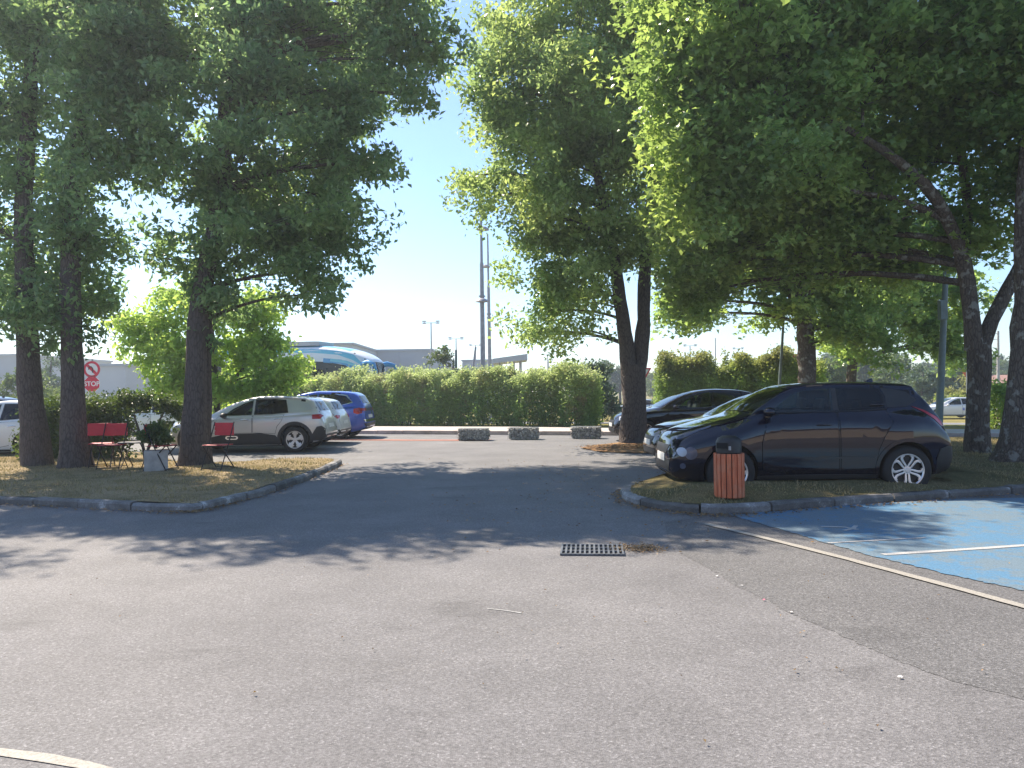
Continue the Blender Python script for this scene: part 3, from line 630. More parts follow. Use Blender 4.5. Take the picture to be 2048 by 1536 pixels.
tree('maple_tree', 'leaning maple whose trunk forks low, sunlit patch at its foot', b7,
     [ps([(1957, 940, .30), (1957, 915, .235), (1954, 850, .205), (1957, 760, .20), (1957, 690, .215)], 14.5),
      ps([(1950, 700, .17), (1944, 640, .15), (1928, 530, .135), (1896, 440, .12, -.4), (1850, 370, .10, -.8), (1765, 300, .075, -1.2), (1650, 235, .04, -1.5), (1540, 180, .02, -1.7)], 14.5),
      ps([(1928, 530, .10), (1936, 430, .09), (1925, 330, .08), (1905, 180, .06), (1890, 0, .03)], 14.5),
      ps([(1966, 690, .15), (1985, 640, .13), (2015, 580, .12), (2050, 510, .11), (2110, 400, .08), (2180, 250, .05)], 14.5),
      ps([(1896, 440, .08, -.4), (1800, 400, .06, -.5), (1700, 380, .04, -.8), (1600, 330, .02, -1)], 14.5)],
     pb([(1370, 110, 85, 100, 0), (1350, -10, 80, 70, 0), (1385, 250, 65, 60, .2), (1400, 420, 70, 70, .8), (1470, 120, 120, 110, -.5), (1450, 0, 150, 90), (1600, 60, 120, 100), (1560, 210, 120, 80), (1470, 290, 80, 70), (1620, 330, 110, 60, .5), (1760, 140, 130, 80, .2), (1740, 20, 150, 110), (1900, 120, 130, 110, -.5), (1900, 250, 100, 60, 1.2), (2010, 230, 90, 100), (2020, 60, 120, 110), (1700, -170, 230, 120), (1950, -180, 220, 130), (1460, -170, 170, 100), (1800, 440, 55, 22, .6), (1560, 420, 90, 50, 1.2), (1700, 420, 80, 45, 1.2), (1400, 330, 60, 60, .5), (1520, 350, 70, 50, -.4), (1700, 300, 90, 50, 1.6), (1820, 330, 70, 40, 1.6), (1980, 400, 40, 40, .8), (1365, 450, 50, 55, 3), (1385, 545, 50, 42, 4), (1430, 500, 90, 60, 3), (1560, 490, 100, 55, 3), (1700, 500, 90, 50, 3), (1820, 520, 80, 55, 3), (1400, 590, 60, 40, 5), (1900, 480, 50, 50, 2)], 13.5, 2.4),
     145000, .125, 0, 'leaf_maple', 'bark_plane', True, per=26, sig=.24)
b8 = P(2035, 948, 12.9); b8.z = .12
tree('maple_tree', 'thick scarred trunk of the tree at the right edge of the photo', b8,
     [ps([(2022, 965, .50), (2028, 935, .40), (2040, 880, .33), (2050, 800, .28), (2056, 700, .255), (2062, 560, .24), (2058, 440, .23), (2062, 330, .2), (2080, 150, .16), (2110, -100, .1)], 12.9),
      ps([(2060, 470, .15), (2100, 350, .12), (2200, 200, .08)], 12.9)],
     pb([(2040, 120, 70, 120, .6), (2110, 0, 170, 140), (2180, 300, 130, 140), (2020, 330, 45, 60, 1.5), (2100, -220, 200, 150), (2250, 100, 200, 200)], 12.9, 2.2),
     44000, .13, 0, 'leaf_maple', 'bark_plane', True, per=26, sig=.24)
# ---- hedges
def hedge(name, label, path, half, h, n, L, Wd, lm, lump=.12, z0=0.0, shoots=.0, zf=None, holes=None, rad_ends=.5):
    path = [Vector(p) for p in path]; A = np.array([p[:] for p in path])[:, :2]
    seg = np.linalg.norm(A[1:]-A[:-1], axis=1); cum = np.concatenate([[0], np.cumsum(seg)]); tot = cum[-1]
    t_ = thing(name, label, 'hedge', (path[0].x, path[0].y, 0)); nc = n//14
    s = rng.random(nc)*tot; px = np.interp(s, cum, A[:, 0]); py = np.interp(s, cum, A[:, 1]); tx = np.gradient(px)
    d = (A[-1]-A[0])/np.linalg.norm(A[-1]-A[0]); nrm = np.array([-d[1], d[0]])
    hh = h*(1+lump*(np.sin(s*1.7)+np.sin(s*3.9+1)+.6*np.sin(s*7.7))*.4)
    # surface points: front, back, top, ends
    r = rng.random(nc); side = np.where(r < .5, -1, np.where(r < .62, 1, 0)); off = np.where(side == 0, (rng.random(nc)*2-1)*half, side*half*(1+.16*np.sin(s*2.9)+.1*np.sin(s*6.1)))
    z = np.where(side == 0, hh+.10*np.sin(px*9+off*7)*np.sin(off*5+px*3), rng.random(nc)**.9*hh); off = np.where((side != 0), off*(1-.18*(z/hh)**4), off)
    dep = -np.abs(rng.normal(0, .12, nc)); off = off+np.sign(off)*(dep+.13*np.sin(s*4.3+z*3.1)*np.sin(z*5.2-s*2.1))*(side != 0); z = z+dep*(side == 0)
    C = np.stack([px+nrm[0]*off, py+nrm[1]*off, z], 1)
    inn = rng.random(nc) < .28; off = np.where(inn, off*.35*rng.random(nc), off); z = np.where(inn, z*.9, z); C = np.stack([px+nrm[0]*off, py+nrm[1]*off, z], 1)
    ne = nc//14; e = rng.integers(0, 2, ne); ce = A[-1*e]; oe = (rng.random(ne)*2-1)*half; C = np.concatenate([C, np.stack([ce[:, 0]+nrm[0]*oe, ce[:, 1]+nrm[1]*oe, rng.random(ne)*h], 1)])
    if shoots:
        k = int(tot*5); ss = rng.random(k)*tot; q = np.stack([np.interp(ss, cum, A[:, 0]), np.interp(ss, cum, A[:, 1]), np.full(k, h)], 1)
        m_ = 7; q = np.repeat(q, m_, 0); q[:, 2] += np.tile(np.arange(m_)/m_, k)*np.repeat(shoots*rng.random(k), m_)
        q[:, :2] += rng.normal(0, .05, (len(q), 2)); shootC = q
    P_ = np.repeat(C, 14, 0)+rng.normal(0, .11, (len(C)*14, 3))
    if shoots: P_ = np.concatenate([P_, np.repeat(shootC, 5, 0)+rng.normal(0, .045, (len(shootC)*5, 3))])
    P_ = P_[P_[:, 2] > .01]
    if holes: 
        keep = np.ones(len(P_), bool)
        for (hx, hy, hz, hr) in holes: keep &= np.linalg.norm(P_-np.array([hx, hy, hz]), axis=1) > hr
        P_ = P_[keep]
    P_[:, 2] += z0; V, T = leaves(P_-np.array([path[0].x, path[0].y, 0]), L, Wd, up=.5); np_mesh('foliage', V, T, M[lm], t_)
    st = MB()
    for k in range(int(tot*5)):
        u = random.random()*tot; bx = float(np.interp(u, cum, A[:, 0]))-path[0].x+random.uniform(-.5, .5)*half; by = float(np.interp(u, cum, A[:, 1]))-path[0].y+random.uniform(-.5, .5)*half
        pts = [Vector((bx, by, z0-.02))]
        for j in range(4): pts.append(pts[-1]+Vector((random.uniform(-.16, .16), random.uniform(-.16, .16), h*.2)))
        st.tube(pts, [.028, .022, .016, .012, .006], 4, caps=False)
    so_ = st.build('stems', M['bark'], t_); so_['kind'] = 'stuff'; return t_
hx = [-15, -11, -7, -3, 0, 3.2]
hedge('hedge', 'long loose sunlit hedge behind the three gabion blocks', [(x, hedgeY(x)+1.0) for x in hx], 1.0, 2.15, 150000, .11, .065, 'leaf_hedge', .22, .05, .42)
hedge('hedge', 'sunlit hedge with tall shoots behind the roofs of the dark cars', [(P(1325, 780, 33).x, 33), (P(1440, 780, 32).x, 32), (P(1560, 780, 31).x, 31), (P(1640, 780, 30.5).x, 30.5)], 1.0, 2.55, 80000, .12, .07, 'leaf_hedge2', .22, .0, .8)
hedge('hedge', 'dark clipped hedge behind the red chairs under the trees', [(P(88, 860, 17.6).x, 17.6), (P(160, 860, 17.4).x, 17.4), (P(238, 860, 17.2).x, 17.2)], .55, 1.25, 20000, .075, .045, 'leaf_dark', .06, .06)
# loose bush with gaps at the hedge's end
q = P(290, 860, 17.0)
tree('bush', 'loose arching bush with gaps at the end of the clipped hedge', (q.x, q.y, .1),
     [([(q.x, q.y, .1), (q.x-.1, q.y, .6), (q.x-.25, q.y, 1.1)], [.04, .03, .015]), ([(q.x, q.y, .1), (q.x+.2, q.y, .7), (q.x+.5, q.y, 1.25)], [.035, .025, .012])],
     pb([(255, 800, 30, 18), (290, 808, 40, 20), (330, 815, 28, 25), (245, 850, 12, 30), (325, 855, 14, 18), (350, 820, 14, 35)], 17, .5), 5200, .07, .045, 'leaf_dark', cat='bush', per=24, sig=.09, tw_r=.007)
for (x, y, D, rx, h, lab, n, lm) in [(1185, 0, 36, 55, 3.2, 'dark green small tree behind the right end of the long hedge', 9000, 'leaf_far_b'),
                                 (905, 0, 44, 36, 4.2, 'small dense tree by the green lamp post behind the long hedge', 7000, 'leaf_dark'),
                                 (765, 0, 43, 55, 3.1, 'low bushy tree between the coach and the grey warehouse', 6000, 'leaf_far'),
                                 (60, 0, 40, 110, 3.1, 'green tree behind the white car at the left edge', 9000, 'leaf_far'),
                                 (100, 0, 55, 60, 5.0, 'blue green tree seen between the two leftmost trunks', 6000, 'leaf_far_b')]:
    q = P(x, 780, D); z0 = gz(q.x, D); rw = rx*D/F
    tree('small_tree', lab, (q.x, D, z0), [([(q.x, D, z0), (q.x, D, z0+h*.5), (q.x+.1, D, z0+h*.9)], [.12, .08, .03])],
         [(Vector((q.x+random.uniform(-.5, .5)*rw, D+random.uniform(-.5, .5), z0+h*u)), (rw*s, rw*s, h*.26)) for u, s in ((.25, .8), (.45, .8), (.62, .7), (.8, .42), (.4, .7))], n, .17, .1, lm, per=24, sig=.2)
# far trees: copies of three prototypes
protos = []
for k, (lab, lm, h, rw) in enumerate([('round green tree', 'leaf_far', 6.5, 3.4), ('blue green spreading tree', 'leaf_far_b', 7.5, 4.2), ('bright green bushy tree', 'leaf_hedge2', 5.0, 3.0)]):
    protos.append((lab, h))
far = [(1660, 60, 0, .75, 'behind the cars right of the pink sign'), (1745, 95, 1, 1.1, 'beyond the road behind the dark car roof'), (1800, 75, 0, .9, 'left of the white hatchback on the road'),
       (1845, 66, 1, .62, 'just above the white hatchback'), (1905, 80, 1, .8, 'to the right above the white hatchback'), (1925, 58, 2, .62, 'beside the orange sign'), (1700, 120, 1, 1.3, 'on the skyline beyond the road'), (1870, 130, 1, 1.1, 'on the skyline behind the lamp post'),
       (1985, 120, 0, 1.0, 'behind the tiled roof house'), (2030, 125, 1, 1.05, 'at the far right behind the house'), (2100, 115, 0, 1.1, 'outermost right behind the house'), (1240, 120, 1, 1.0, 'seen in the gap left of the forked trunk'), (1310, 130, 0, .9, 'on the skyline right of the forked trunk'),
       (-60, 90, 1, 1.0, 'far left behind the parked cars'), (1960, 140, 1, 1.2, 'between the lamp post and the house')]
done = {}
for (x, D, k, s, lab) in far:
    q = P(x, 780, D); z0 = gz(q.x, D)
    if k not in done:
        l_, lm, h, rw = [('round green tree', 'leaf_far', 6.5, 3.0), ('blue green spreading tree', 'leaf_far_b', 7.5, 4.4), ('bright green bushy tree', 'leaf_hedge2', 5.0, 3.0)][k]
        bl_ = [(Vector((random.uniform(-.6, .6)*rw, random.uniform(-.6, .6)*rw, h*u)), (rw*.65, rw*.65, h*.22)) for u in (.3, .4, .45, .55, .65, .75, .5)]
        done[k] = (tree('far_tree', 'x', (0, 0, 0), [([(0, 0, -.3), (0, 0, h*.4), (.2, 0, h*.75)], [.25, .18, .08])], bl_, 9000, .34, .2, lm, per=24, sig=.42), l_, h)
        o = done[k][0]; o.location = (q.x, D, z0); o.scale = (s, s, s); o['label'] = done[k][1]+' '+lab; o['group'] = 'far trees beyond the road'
    else:
        o = copy_thing(done[k][0], (q.x, D, z0), random.uniform(0, 6), done[k][1]+' '+lab, s)
# clipped shrub by the road on the right
q = P(1990, 790, 24)
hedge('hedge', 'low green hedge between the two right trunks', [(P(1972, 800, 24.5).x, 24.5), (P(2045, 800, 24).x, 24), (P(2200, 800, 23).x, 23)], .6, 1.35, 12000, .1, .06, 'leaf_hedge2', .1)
# ------------------------------------------------------------------ cars
def pchip(keys):
    x = np.array([k[0] for k in keys], float); y = np.array([k[1] for k in keys], float); h = np.diff(x); dl = np.diff(y)/h; m = np.zeros(len(x))
    m[0] = dl[0]; m[-1] = dl[-1]
    for i in range(1, len(x)-1):
        if dl[i-1]*dl[i] > 0:
            w1 = 2*h[i]+h[i-1]; w2 = h[i]+2*h[i-1]; m[i] = (w1+w2)/(w1/dl[i-1]+w2/dl[i])
    def f(q):
        q = min(max(q, x[0]), x[-1]); i = min(int(np.searchsorted(x, q, side='right'))-1, len(h)-1); i = max(i, 0); t = (q-x[i])/h[i]
        return float((2*t**3-3*t**2+1)*y[i]+(t**3-2*t**2+t)*h[i]*m[i]+(-2*t**3+3*t**2)*y[i+1]+(t**3-t**2)*h[i]*m[i+1])
    return f
def loft(sp, n=110):
    sh = sp.get('sh', (.992, .965, .94, .12, .015)); L = sp['L']; f = {k: pchip(sp[k]) for k in ('zt', 'zb', 'z0', 'w', 'we', 'drop')}
    u = np.linspace(0, 1, n); xs = L*(u-.11*np.sin(2*np.pi*u)/1.0*.9)      # denser at the ends
    V = []; m_ = 0
    for x in xs:
        zt, zb, z0, w_, we, dr = (f[k](x) for k in ('zt', 'zb', 'z0', 'w', 'we', 'drop'))
        fl = sum(sp.get('flare', .03)*math.exp(-((x-a)/.40)**2) for a in sp['axles'])
        zb = min(zb, zt-.012); ze = max(zt-dr, zb+.004); we = min(we, w_*.93); zm = z0+.45*(zb-z0)
        pr = [(0, z0), (w_*.55, z0), (w_*.88, z0), (w_*.955+fl*.4, z0+.05), (w_*.985+fl, z0+.3*(zb-z0)), (w_+fl, zm+.08*(zb-z0)), (w_*sh[0]+fl*.92, zb-sh[3]*(zb-z0)), (w_*sh[1]+fl*.42, zb-sh[4]),
              (w_*sh[2]+fl*.1, zb+.003)]
        wb_ = w_*sh[2]; g1 = (we*.35+wb_*.65, zb+.003+(ze-zb)*.33+.002); g2 = (we*.68+wb_*.32+.012, zb+.003+(ze-zb)*.66+.003)
        pr += [g1, g2, (we+.012, ze), (we*.93, ze+(zt-ze)*.5), (we*.72, ze+(zt-ze)*.8), (we*.4, ze+(zt-ze)*.96), (0, zt)]
        # resample with 2 catmull sub-steps
        rs = []
        for i in range(len(pr)-1):
            p0 = pr[max(i-1, 0)]; p1 = pr[i]; p2 = pr[i+1]; p3 = pr[min(i+2, len(pr)-1)]
            for k in (0, 1):
                t = k/2; rs.append(tuple(.5*(2*p1[j]+(p2[j]-p0[j])*t+(2*p0[j]-5*p1[j]+4*p2[j]-p3[j])*t*t+(3*p1[j]-p0[j]-3*p2[j]+p3[j])*t**3) for j in (0, 1)))
        rs.append(pr[-1]); full = [(-a, b_) for a, b_ in rs]+[(a, b_) for a, b_ in reversed(rs[1:-1])]; m_ = len(full)
        V += [(x, a, b_) for a, b_ in full]
    Fs = [(i*m_+k, (i+1)*m_+k, (i+1)*m_+(k+1) % m_, i*m_+(k+1) % m_) for i in range(n-1) for k in range(m_)]
    bm = bmesh.new(); bv = [bm.verts.new(v) for v in V]
    for q in Fs: bm.faces.new([bv[i] for i in q])
    for e, x in ((0, xs[0]), (n-1, xs[-1])):
        ring = [bv[e*m_+k] for k in range(m_)]; c = sum((v.co for v in ring), Vector())/m_; cv = bm.verts.new(c+Vector((-.012 if e == 0 else .012, 0, 0)))
        for k in range(m_): bm.faces.new([ring[k], ring[(k+1) % m_], cv])
    bmesh.ops.recalc_face_normals(bm, faces=bm.faces[:]); return bm
def panel(bvh, name, poly, mat, parent, off=.006, view='side', grid=.06, both=True, thick=.012, label=None, ysign=None):
    """an outline drawn on the side, front or rear elevation, laid on the body surface with its own thickness"""
    out = []
    signs = (-1, 1) if (view == 'side' and both and ysign is None) else ((ysign if ysign else -1),)
    for s in signs:
        bm = bmesh.new(); vs = [bm.verts.new((p[0], p[1], 0)) for p in poly]; bm.faces.new(vs); bmesh.ops.triangulate(bm, faces=bm.faces[:])
        for ax in (0, 1):
            a = min(p[ax] for p in poly); b_ = max(p[ax] for p in poly); k = math.ceil(a/grid+1e-6)
            while k*grid < b_-1e-4:
                co = [0, 0, 0]; no = [0, 0, 0]; co[ax] = k*grid; no[ax] = 1
                bmesh.ops.bisect_plane(bm, geom=bm.verts[:]+bm.edges[:]+bm.faces[:], plane_co=co, plane_no=no); k += 1
        bad = []
        for v in bm.verts:
            u, h = v.co.x, v.co.y
            if view == 'side': o, d = Vector((u, s*4, h)), Vector((0, -s, 0))
            elif view == 'front': o, d = Vector((-4, u, h)), Vector((1, 0, 0))
            elif view == 'top': o, d = Vector((u, h, 8)), Vector((0, 0, -1))
            else: o, d = Vector((20, u, h)), Vector((-1, 0, 0))
            loc, nor, _, dist = bvh.ray_cast(o, d)
            if loc is None: bad.append(v); continue
            if nor.dot(d) > 0: nor = -nor
            v.co = loc+(nor*.7-d*.3)*off
        if bad: bmesh.ops.delete(bm, geom=bad, context='VERTS')
        if not bm.faces: bm.free(); continue
        dd = {'side': Vector((0, -s, 0)), 'front': Vector((1, 0, 0)), 'rear': Vector((-1, 0, 0)), 'top': Vector((0, 0, -1))}[view]
        bm.normal_update(); flip = [f for f in bm.faces if f.normal.dot(dd) > 0]; bmesh.ops.reverse_faces(bm, faces=flip)
        be = [e for e in bm.edges if e.is_boundary]; r = bmesh.ops.extrude_edge_only(bm, edges=be)
        for v in r['geom']:
            if isinstance(v, bmesh.types.BMVert): v.co += dd*thick
        bm.normal_update(); me = bpy.data.meshes.new(name); bm.to_mesh(me); bm.free(); me.materials.append(mat); smooth(me, 40)
        o = put(bpy.data.objects.new(name, me), parent); out.append(o)
        if label: o['label'] = label
    return out
def stroke(pts, w_):
    L = []; Rr = []; pts = [Vector(p) for p in pts]
    for i, p in enumerate(pts):
        t = (pts[min(i+1, len(pts)-1)]-pts[max(i-1, 0)]).normalized(); n = Vector((-t.y, t.x))*w_/2; L.append(tuple(p+n)); Rr.append(tuple(p-n))
    return L+Rr[::-1]
def sector(cx, cz, r0, r1, a0, a1, n=16):
    a = [R(a0+(a1-a0)*k/n) for k in range(n+1)]
    return [(cx+r1*math.cos(q), cz+r1*math.sin(q)) for q in a]+[(cx+r0*math.cos(q), cz+r0*math.sin(q)) for q in reversed(a)]
def wheel(parent, x, y, rad, wd, style, steer=0, rim_r=None):
    rr = rim_r or rad*.68; s = -1 if y < 0 else 1
    t = MB(); hw = wd/2
    t.lathe([(rr-.01, -hw*.8), (rr+.012, -hw), (rad*.86, -hw*1.04), (rad*.97, -hw*.86), (rad, -hw*.5), (rad, hw*.5), (rad*.97, hw*.86), (rad*.86, hw*1.04), (rr+.012, hw), (rr-.01, hw*.8)], axis='Y', n=40)
    for k in (-.28, 0, .28): t.lathe([(rad+.001, hw*k-.006), (rad-.012+.013, hw*k), (rad+.001, hw*k+.006)], axis='Y', n=40)
    o = t.build('wheel', M['rubber'], parent, sm=50); o.location = (x, y, rad); o.rotation_euler = (0, 0, steer)
    d = MB(); yo = s*hw*.86
    d.lathe([(rr, s*-hw*.8), (rr-.02, s*-hw*.7), (rr-.03, yo*.35), (.02, yo*.3), (.0001, yo*.3)], axis='Y', n=40)
    dk = d.build('rim_barrel', M['alloy_dark'], o, sm=40)
    m = MB(); m.lathe([(rr-.022, yo*.9), (rr-.012, yo*1.02), (rr+.006, yo*1.04), (rr+.010, yo*.95)], axis='Y', n=48)
    m.lathe([(.0001, yo*.86), (.028, yo*.86), (.034, yo*.80), (.055, yo*.78), (.06, yo*.5)], axis='Y', n=20)
    def bar(pl, w0, w1, y0=None):
        n = len(pl); A = []
        for i, (r_, an) in enumerate(pl):
            ww = w0+(w1-w0)*i/(n-1); p = Vector((r_*math.cos(an), 0, r_*math.sin(an))); q = pl[min(i+1, n-1)]; q0 = pl[max(i-1, 0)]
            tt = Vector((q[0]*math.cos(q[1])-q0[0]*math.cos(q0[1]), 0, q[0]*math.sin(q[1])-q0[0]*math.sin(q0[1]))).normalized(); nn = Vector((-tt.z, 0, tt.x))*ww/2
            yy = yo*(.80+.16*i/(n-1)); A.append([p+nn+Vector((0, yy*.96, 0)), p+Vector((0, yy, 0)), p-nn+Vector((0, yy*.96, 0)), p-nn*.8+Vector((0, yy*.5, 0)), p+nn*.8+Vector((0, yy*.5, 0))])
        vs = [v for a in A for v in a]; fs = []
        for i in range(n-1):
            for k in range(5): k2 = (k+1) % 5; fs.append((i*5+k, i*5+k2, (i+1)*5+k2, (i+1)*5+k) if s < 0 else (i*5+k, (i+1)*5+k, (i+1)*5+k2, i*5+k2))
        m.add(vs, fs)
    R0, R1 = .045, rr-.012
    if style == 'petal':
        for k in range(5):
            a = 2*math.pi*k/5+math.pi/2
            for q in (-1, 1): bar([(R0+(R1-R0)*u, a+math.pi/5*0+q*(.55*(1-u)**.6*1.0*(.30+u*1.1)+.06+.16*u)) for u in (0, .15, .3, .45, .6, .75, .9, 1)], .022, .040)
    elif style == 'cross':
        for k in range(5):
            a = 2*math.pi*k/5+.3; bar([(R0, a), (R1*.55, a), (R1*.9, a)], .05, .11); bar([(R1*.72, a-.42), (R1*.86, a-.25), (R1*.95, a)], .03, .05); bar([(R1*.72, a+.42), (R1*.86, a+.25), (R1*.95, a)], .03, .05)
    elif style == 'twin':
        for k in range(5):
            a = 2*math.pi*k/5+.2
            for q in (-1, 1): bar([(R0, a+q*.2), (R1*.5, a+q*.12), (R1, a+q*.17)], .025, .03)
    else:
        for k in range(9): a = 2*math.pi*k/9; bar([(R0, a), (R1*.5, a+.06), (R1, a)], .028, .034)
    m.build('rim', M['alloy'], o, sm=35)
    return o
def build_car(name, label, sp, paintm, loc, rz, group=None, style='petal', cat='car', wheels=True):
    t = thing(name, label, cat, loc, rz, group); bm = loft(sp); me = bpy.data.meshes.new('body'); bm.to_mesh(me)
    ob = bpy.data.objects.new('body', me); COL.objects.link(ob); W = sp['W']; rad = sp['rad']; wr = rad+.045
    cut = []
    for a in sp['axles']:
        for s in (-1, 1):
            c = MB(); c.lathe([(.0001, s*(W-.30)), (wr, s*(W-.30)), (wr, s*(W+.3)), (.0001, s*(W+.3))], (a, 0, rad+.015), 40, 'Y'); co = c.build('cut', M['well'])
            b2 = bmesh.new(); b2.from_mesh(co.data); bmesh.ops.remove_doubles(b2, verts=b2.verts[:], dist=.001); bmesh.ops.recalc_face_normals(b2, faces=b2.faces[:]); b2.to_mesh(co.data); b2.free(); cut.append(co)
            md = ob.modifiers.new('b', 'BOOLEAN'); md.operation = 'DIFFERENCE'; md.object = co; md.solver = 'EXACT'
    if sp.get('cabin'):
        c0, c1 = sp['cabin']; s2 = dict(sp); s2['flare'] = 0; s2['w'] = [(a, max(.3, b_-.10)) for a, b_ in sp['w']]; s2['we'] = [(a, max(.2, b_-.05)) for a, b_ in sp['we']]; s2['zt'] = [(a, b_-.055) for a, b_ in sp['zt']]; s2['zb'] = [(a, b_-.01) for a, b_ in sp['zb']]; s2['z0'] = [(a, .42) for a, b_ in sp['z0']]
        b2 = loft(s2, 60)
        for xx, sgn in ((c0, -1), (c1, 1)):
            r = bmesh.ops.bisect_plane(b2, geom=b2.verts[:]+b2.edges[:]+b2.faces[:], plane_co=(xx, 0, 0), plane_no=(sgn, 0, 0), clear_outer=True); be = [e for e in b2.edges if e.is_boundary]; bmesh.ops.holes_fill(b2, edges=be)
        bmesh.ops.recalc_face_normals(b2, faces=b2.faces[:]); m2 = bpy.data.meshes.new('cav'); b2.to_mesh(m2); b2.free(); co = bpy.data.objects.new('cav', m2); COL.objects.link(co); cut.append(co)
        md = ob.modifiers.new('b', 'BOOLEAN'); md.operation = 'DIFFERENCE'; md.object = co; md.solver = 'EXACT'
        for pn in sp['panels']:
            if pn[0] not in ('side_window', 'windscreen', 'rear_window'): continue
            cc = Vector((sum(p[0] for p in pn[1])/len(pn[1]), sum(p[1] for p in pn[1])/len(pn[1]))); pl = [Vector(p)+(cc-Vector(p)).normalized()*.02 for p in pn[1]]; n_ = len(pl)
            if pn[0] == 'side_window': V_ = [(p.x, -2, p.y) for p in pl]+[(p.x, 2, p.y) for p in pl]
            elif pn[0] == 'windscreen': V_ = [(-.5, p.x, p.y) for p in pl]+[(sp['L']*.5, p.x, p.y) for p in pl]
            else: V_ = [(sp['L']*.75, p.x, p.y) for p in pl]+[(sp['L']+.5, p.x, p.y) for p in pl]
            b2 = bmesh.new(); vv = [b2.verts.new(p) for p in V_]; b2.faces.new(vv[:n_]); b2.faces.new(vv[n_:][::-1])
            for i in range(n_): b2.faces.new([vv[i], vv[n_+i], vv[n_+(i+1) % n_], vv[(i+1) % n_]])
            bmesh.ops.recalc_face_normals(b2, faces=b2.faces[:]); m2 = bpy.data.meshes.new('win'); b2.to_mesh(m2); b2.free(); co = bpy.data.objects.new('win', m2); COL.objects.link(co); cut.append(co)
            md = ob.modifiers.new('b', 'BOOLEAN'); md.operation = 'DIFFERENCE'; md.object = co; md.solver = 'EXACT'
    dg = bpy.context.evaluated_depsgraph_get(); dg.update(); nm = bpy.data.meshes.new_from_object(ob.evaluated_get(dg)); bvh = BVHTree.FromBMesh(bm); bm.free()
    bpy.data.objects.remove(ob)
    for c in cut: bpy.data.objects.remove(c)
    nm.name = 'body'; nm.materials.clear(); nm.materials.append(paintm); nm.materials.append(M['well']); nm.materials.append(M['plastic'])
    zl = sp.get('clad', 0)
    for p in nm.polygons:
        c = p.center; k = 0
        for a in sp['axles']:
            if math.hypot(c.x-a, c.z-rad-.015) < wr+.003 and abs(c.y) < W+.1 and abs(abs(p.normal.y)-1) > .02 and abs(c.y) > W-.31 and abs(math.hypot(c.x-a, c.z-rad-.015)-wr) < .02: k = 1
            if abs(abs(c.y)-(W-.30)) < .004: k = 1
        if k == 0 and p.normal.z < -.6: k = 2
        if k != 1 and sp.get('cabin') and c.z > .4:
            nr_ = bvh.find_nearest(c)
            if nr_[3] is not None and nr_[3] > .012: k = 2
        p.material_index = k; p.use_smooth = True
    try: nm.set_sharp_from_angle(angle=R(38))
    except Exception: pass
    b = bpy.data.objects.new('body', nm); put(b, t)
    for pn in sp['panels']: panel(bvh, pn[0], pn[1], M[pn[2]] if pn[2] != 'paint' else paintm, t, **(pn[3] if len(pn) > 3 else {}))
    for dn, dp, hx, hz in sp.get('doors', []):
        panel(bvh, 'door_gap', dp, M['seam'], t, off=.0015, thick=.004)
        c = Vector((sum(p[0] for p in dp)/len(dp), sum(p[1] for p in dp)/len(dp)))
        sh = [tuple(Vector(p)+(c-Vector(p)).normalized()*.011) for p in dp]
        ds = panel(bvh, dn, sh, paintm, t, off=.004, thick=.004)
        for o, s in zip(ds, (-1, 1)):
            loc_, nor, _, _ = bvh.ray_cast(Vector((hx, s*4, hz)), Vector((0, -s, 0)))
            if loc_:
                m = MB(); y = loc_.y+s*.022; m.tube([(hx-.10, y-s*.012, hz), (hx-.07, y, hz+.004), (hx+.06, y, hz+.006), (hx+.10, y-s*.012, hz+.002)], [.010, .014, .014, .010], 8)
                m.build('handle', M['chrome'] if sp.get('chrome') else paintm, o, sm=60)
    if sp.get('cabin'):
        sx = sp['seatx']; H_ = max(z for _, z in sp['zt'])
        for y_ in (-.34, .34):
            m = MB(); Mx = Matrix.Rotation(R(14), 3, 'Y'); m.box((sx+.28, y_, .86), (.13, .46, .62), M=Mx, taper=.82); m.box((sx, y_, .55), (.5, .48, .14)); so_ = m.build('seat', M['seat_cloth'], t, bevel=.04)
            m = MB(); m.box((sx+.40, y_, H_-.32), (.09, .25, .17), M=Mx); m.build('headrest', M['seat_cloth'], so_, bevel=.03)
        m = MB(); m.box((sx+1.14, 0, .86), (.14, 1.15, .56), M=Matrix.Rotation(R(14), 3, 'Y')); m.box((sx+.88, 0, .56), (.48, 1.15, .14)); rb_ = m.build('rear_bench', M['seat_cloth'], t, bevel=.04)
        for y_ in (-.32, .32): m = MB(); m.box((sx+1.24, y_, H_-.36), (.08, .22, .14)); m.build('headrest', M['seat_cloth'], rb_, bevel=.03)
        m = MB(); zd = sp['dashz']; m.box((sp['cabin'][0]+.22, 0, zd-.12), (.42, 1.2, .2)); ds_ = m.build('dashboard', M['cabin'], t, bevel=.03)
        m = MB(); n_ = 24; c_ = Vector((sx-.42, -.34, zd-.07)); m.tube([c_+Matrix.Rotation(R(-62), 3, 'Y') @ Vector((.18*math.cos(6.2832*k/n_), .18*math.sin(6.2832*k/n_), 0)) for k in range(n_+1)], .014, 6); m.tube([c_, c_+Vector((-.22, 0, -.05))], .03, 8); m.build('steering_wheel', M['cabin'], t, sm=60)
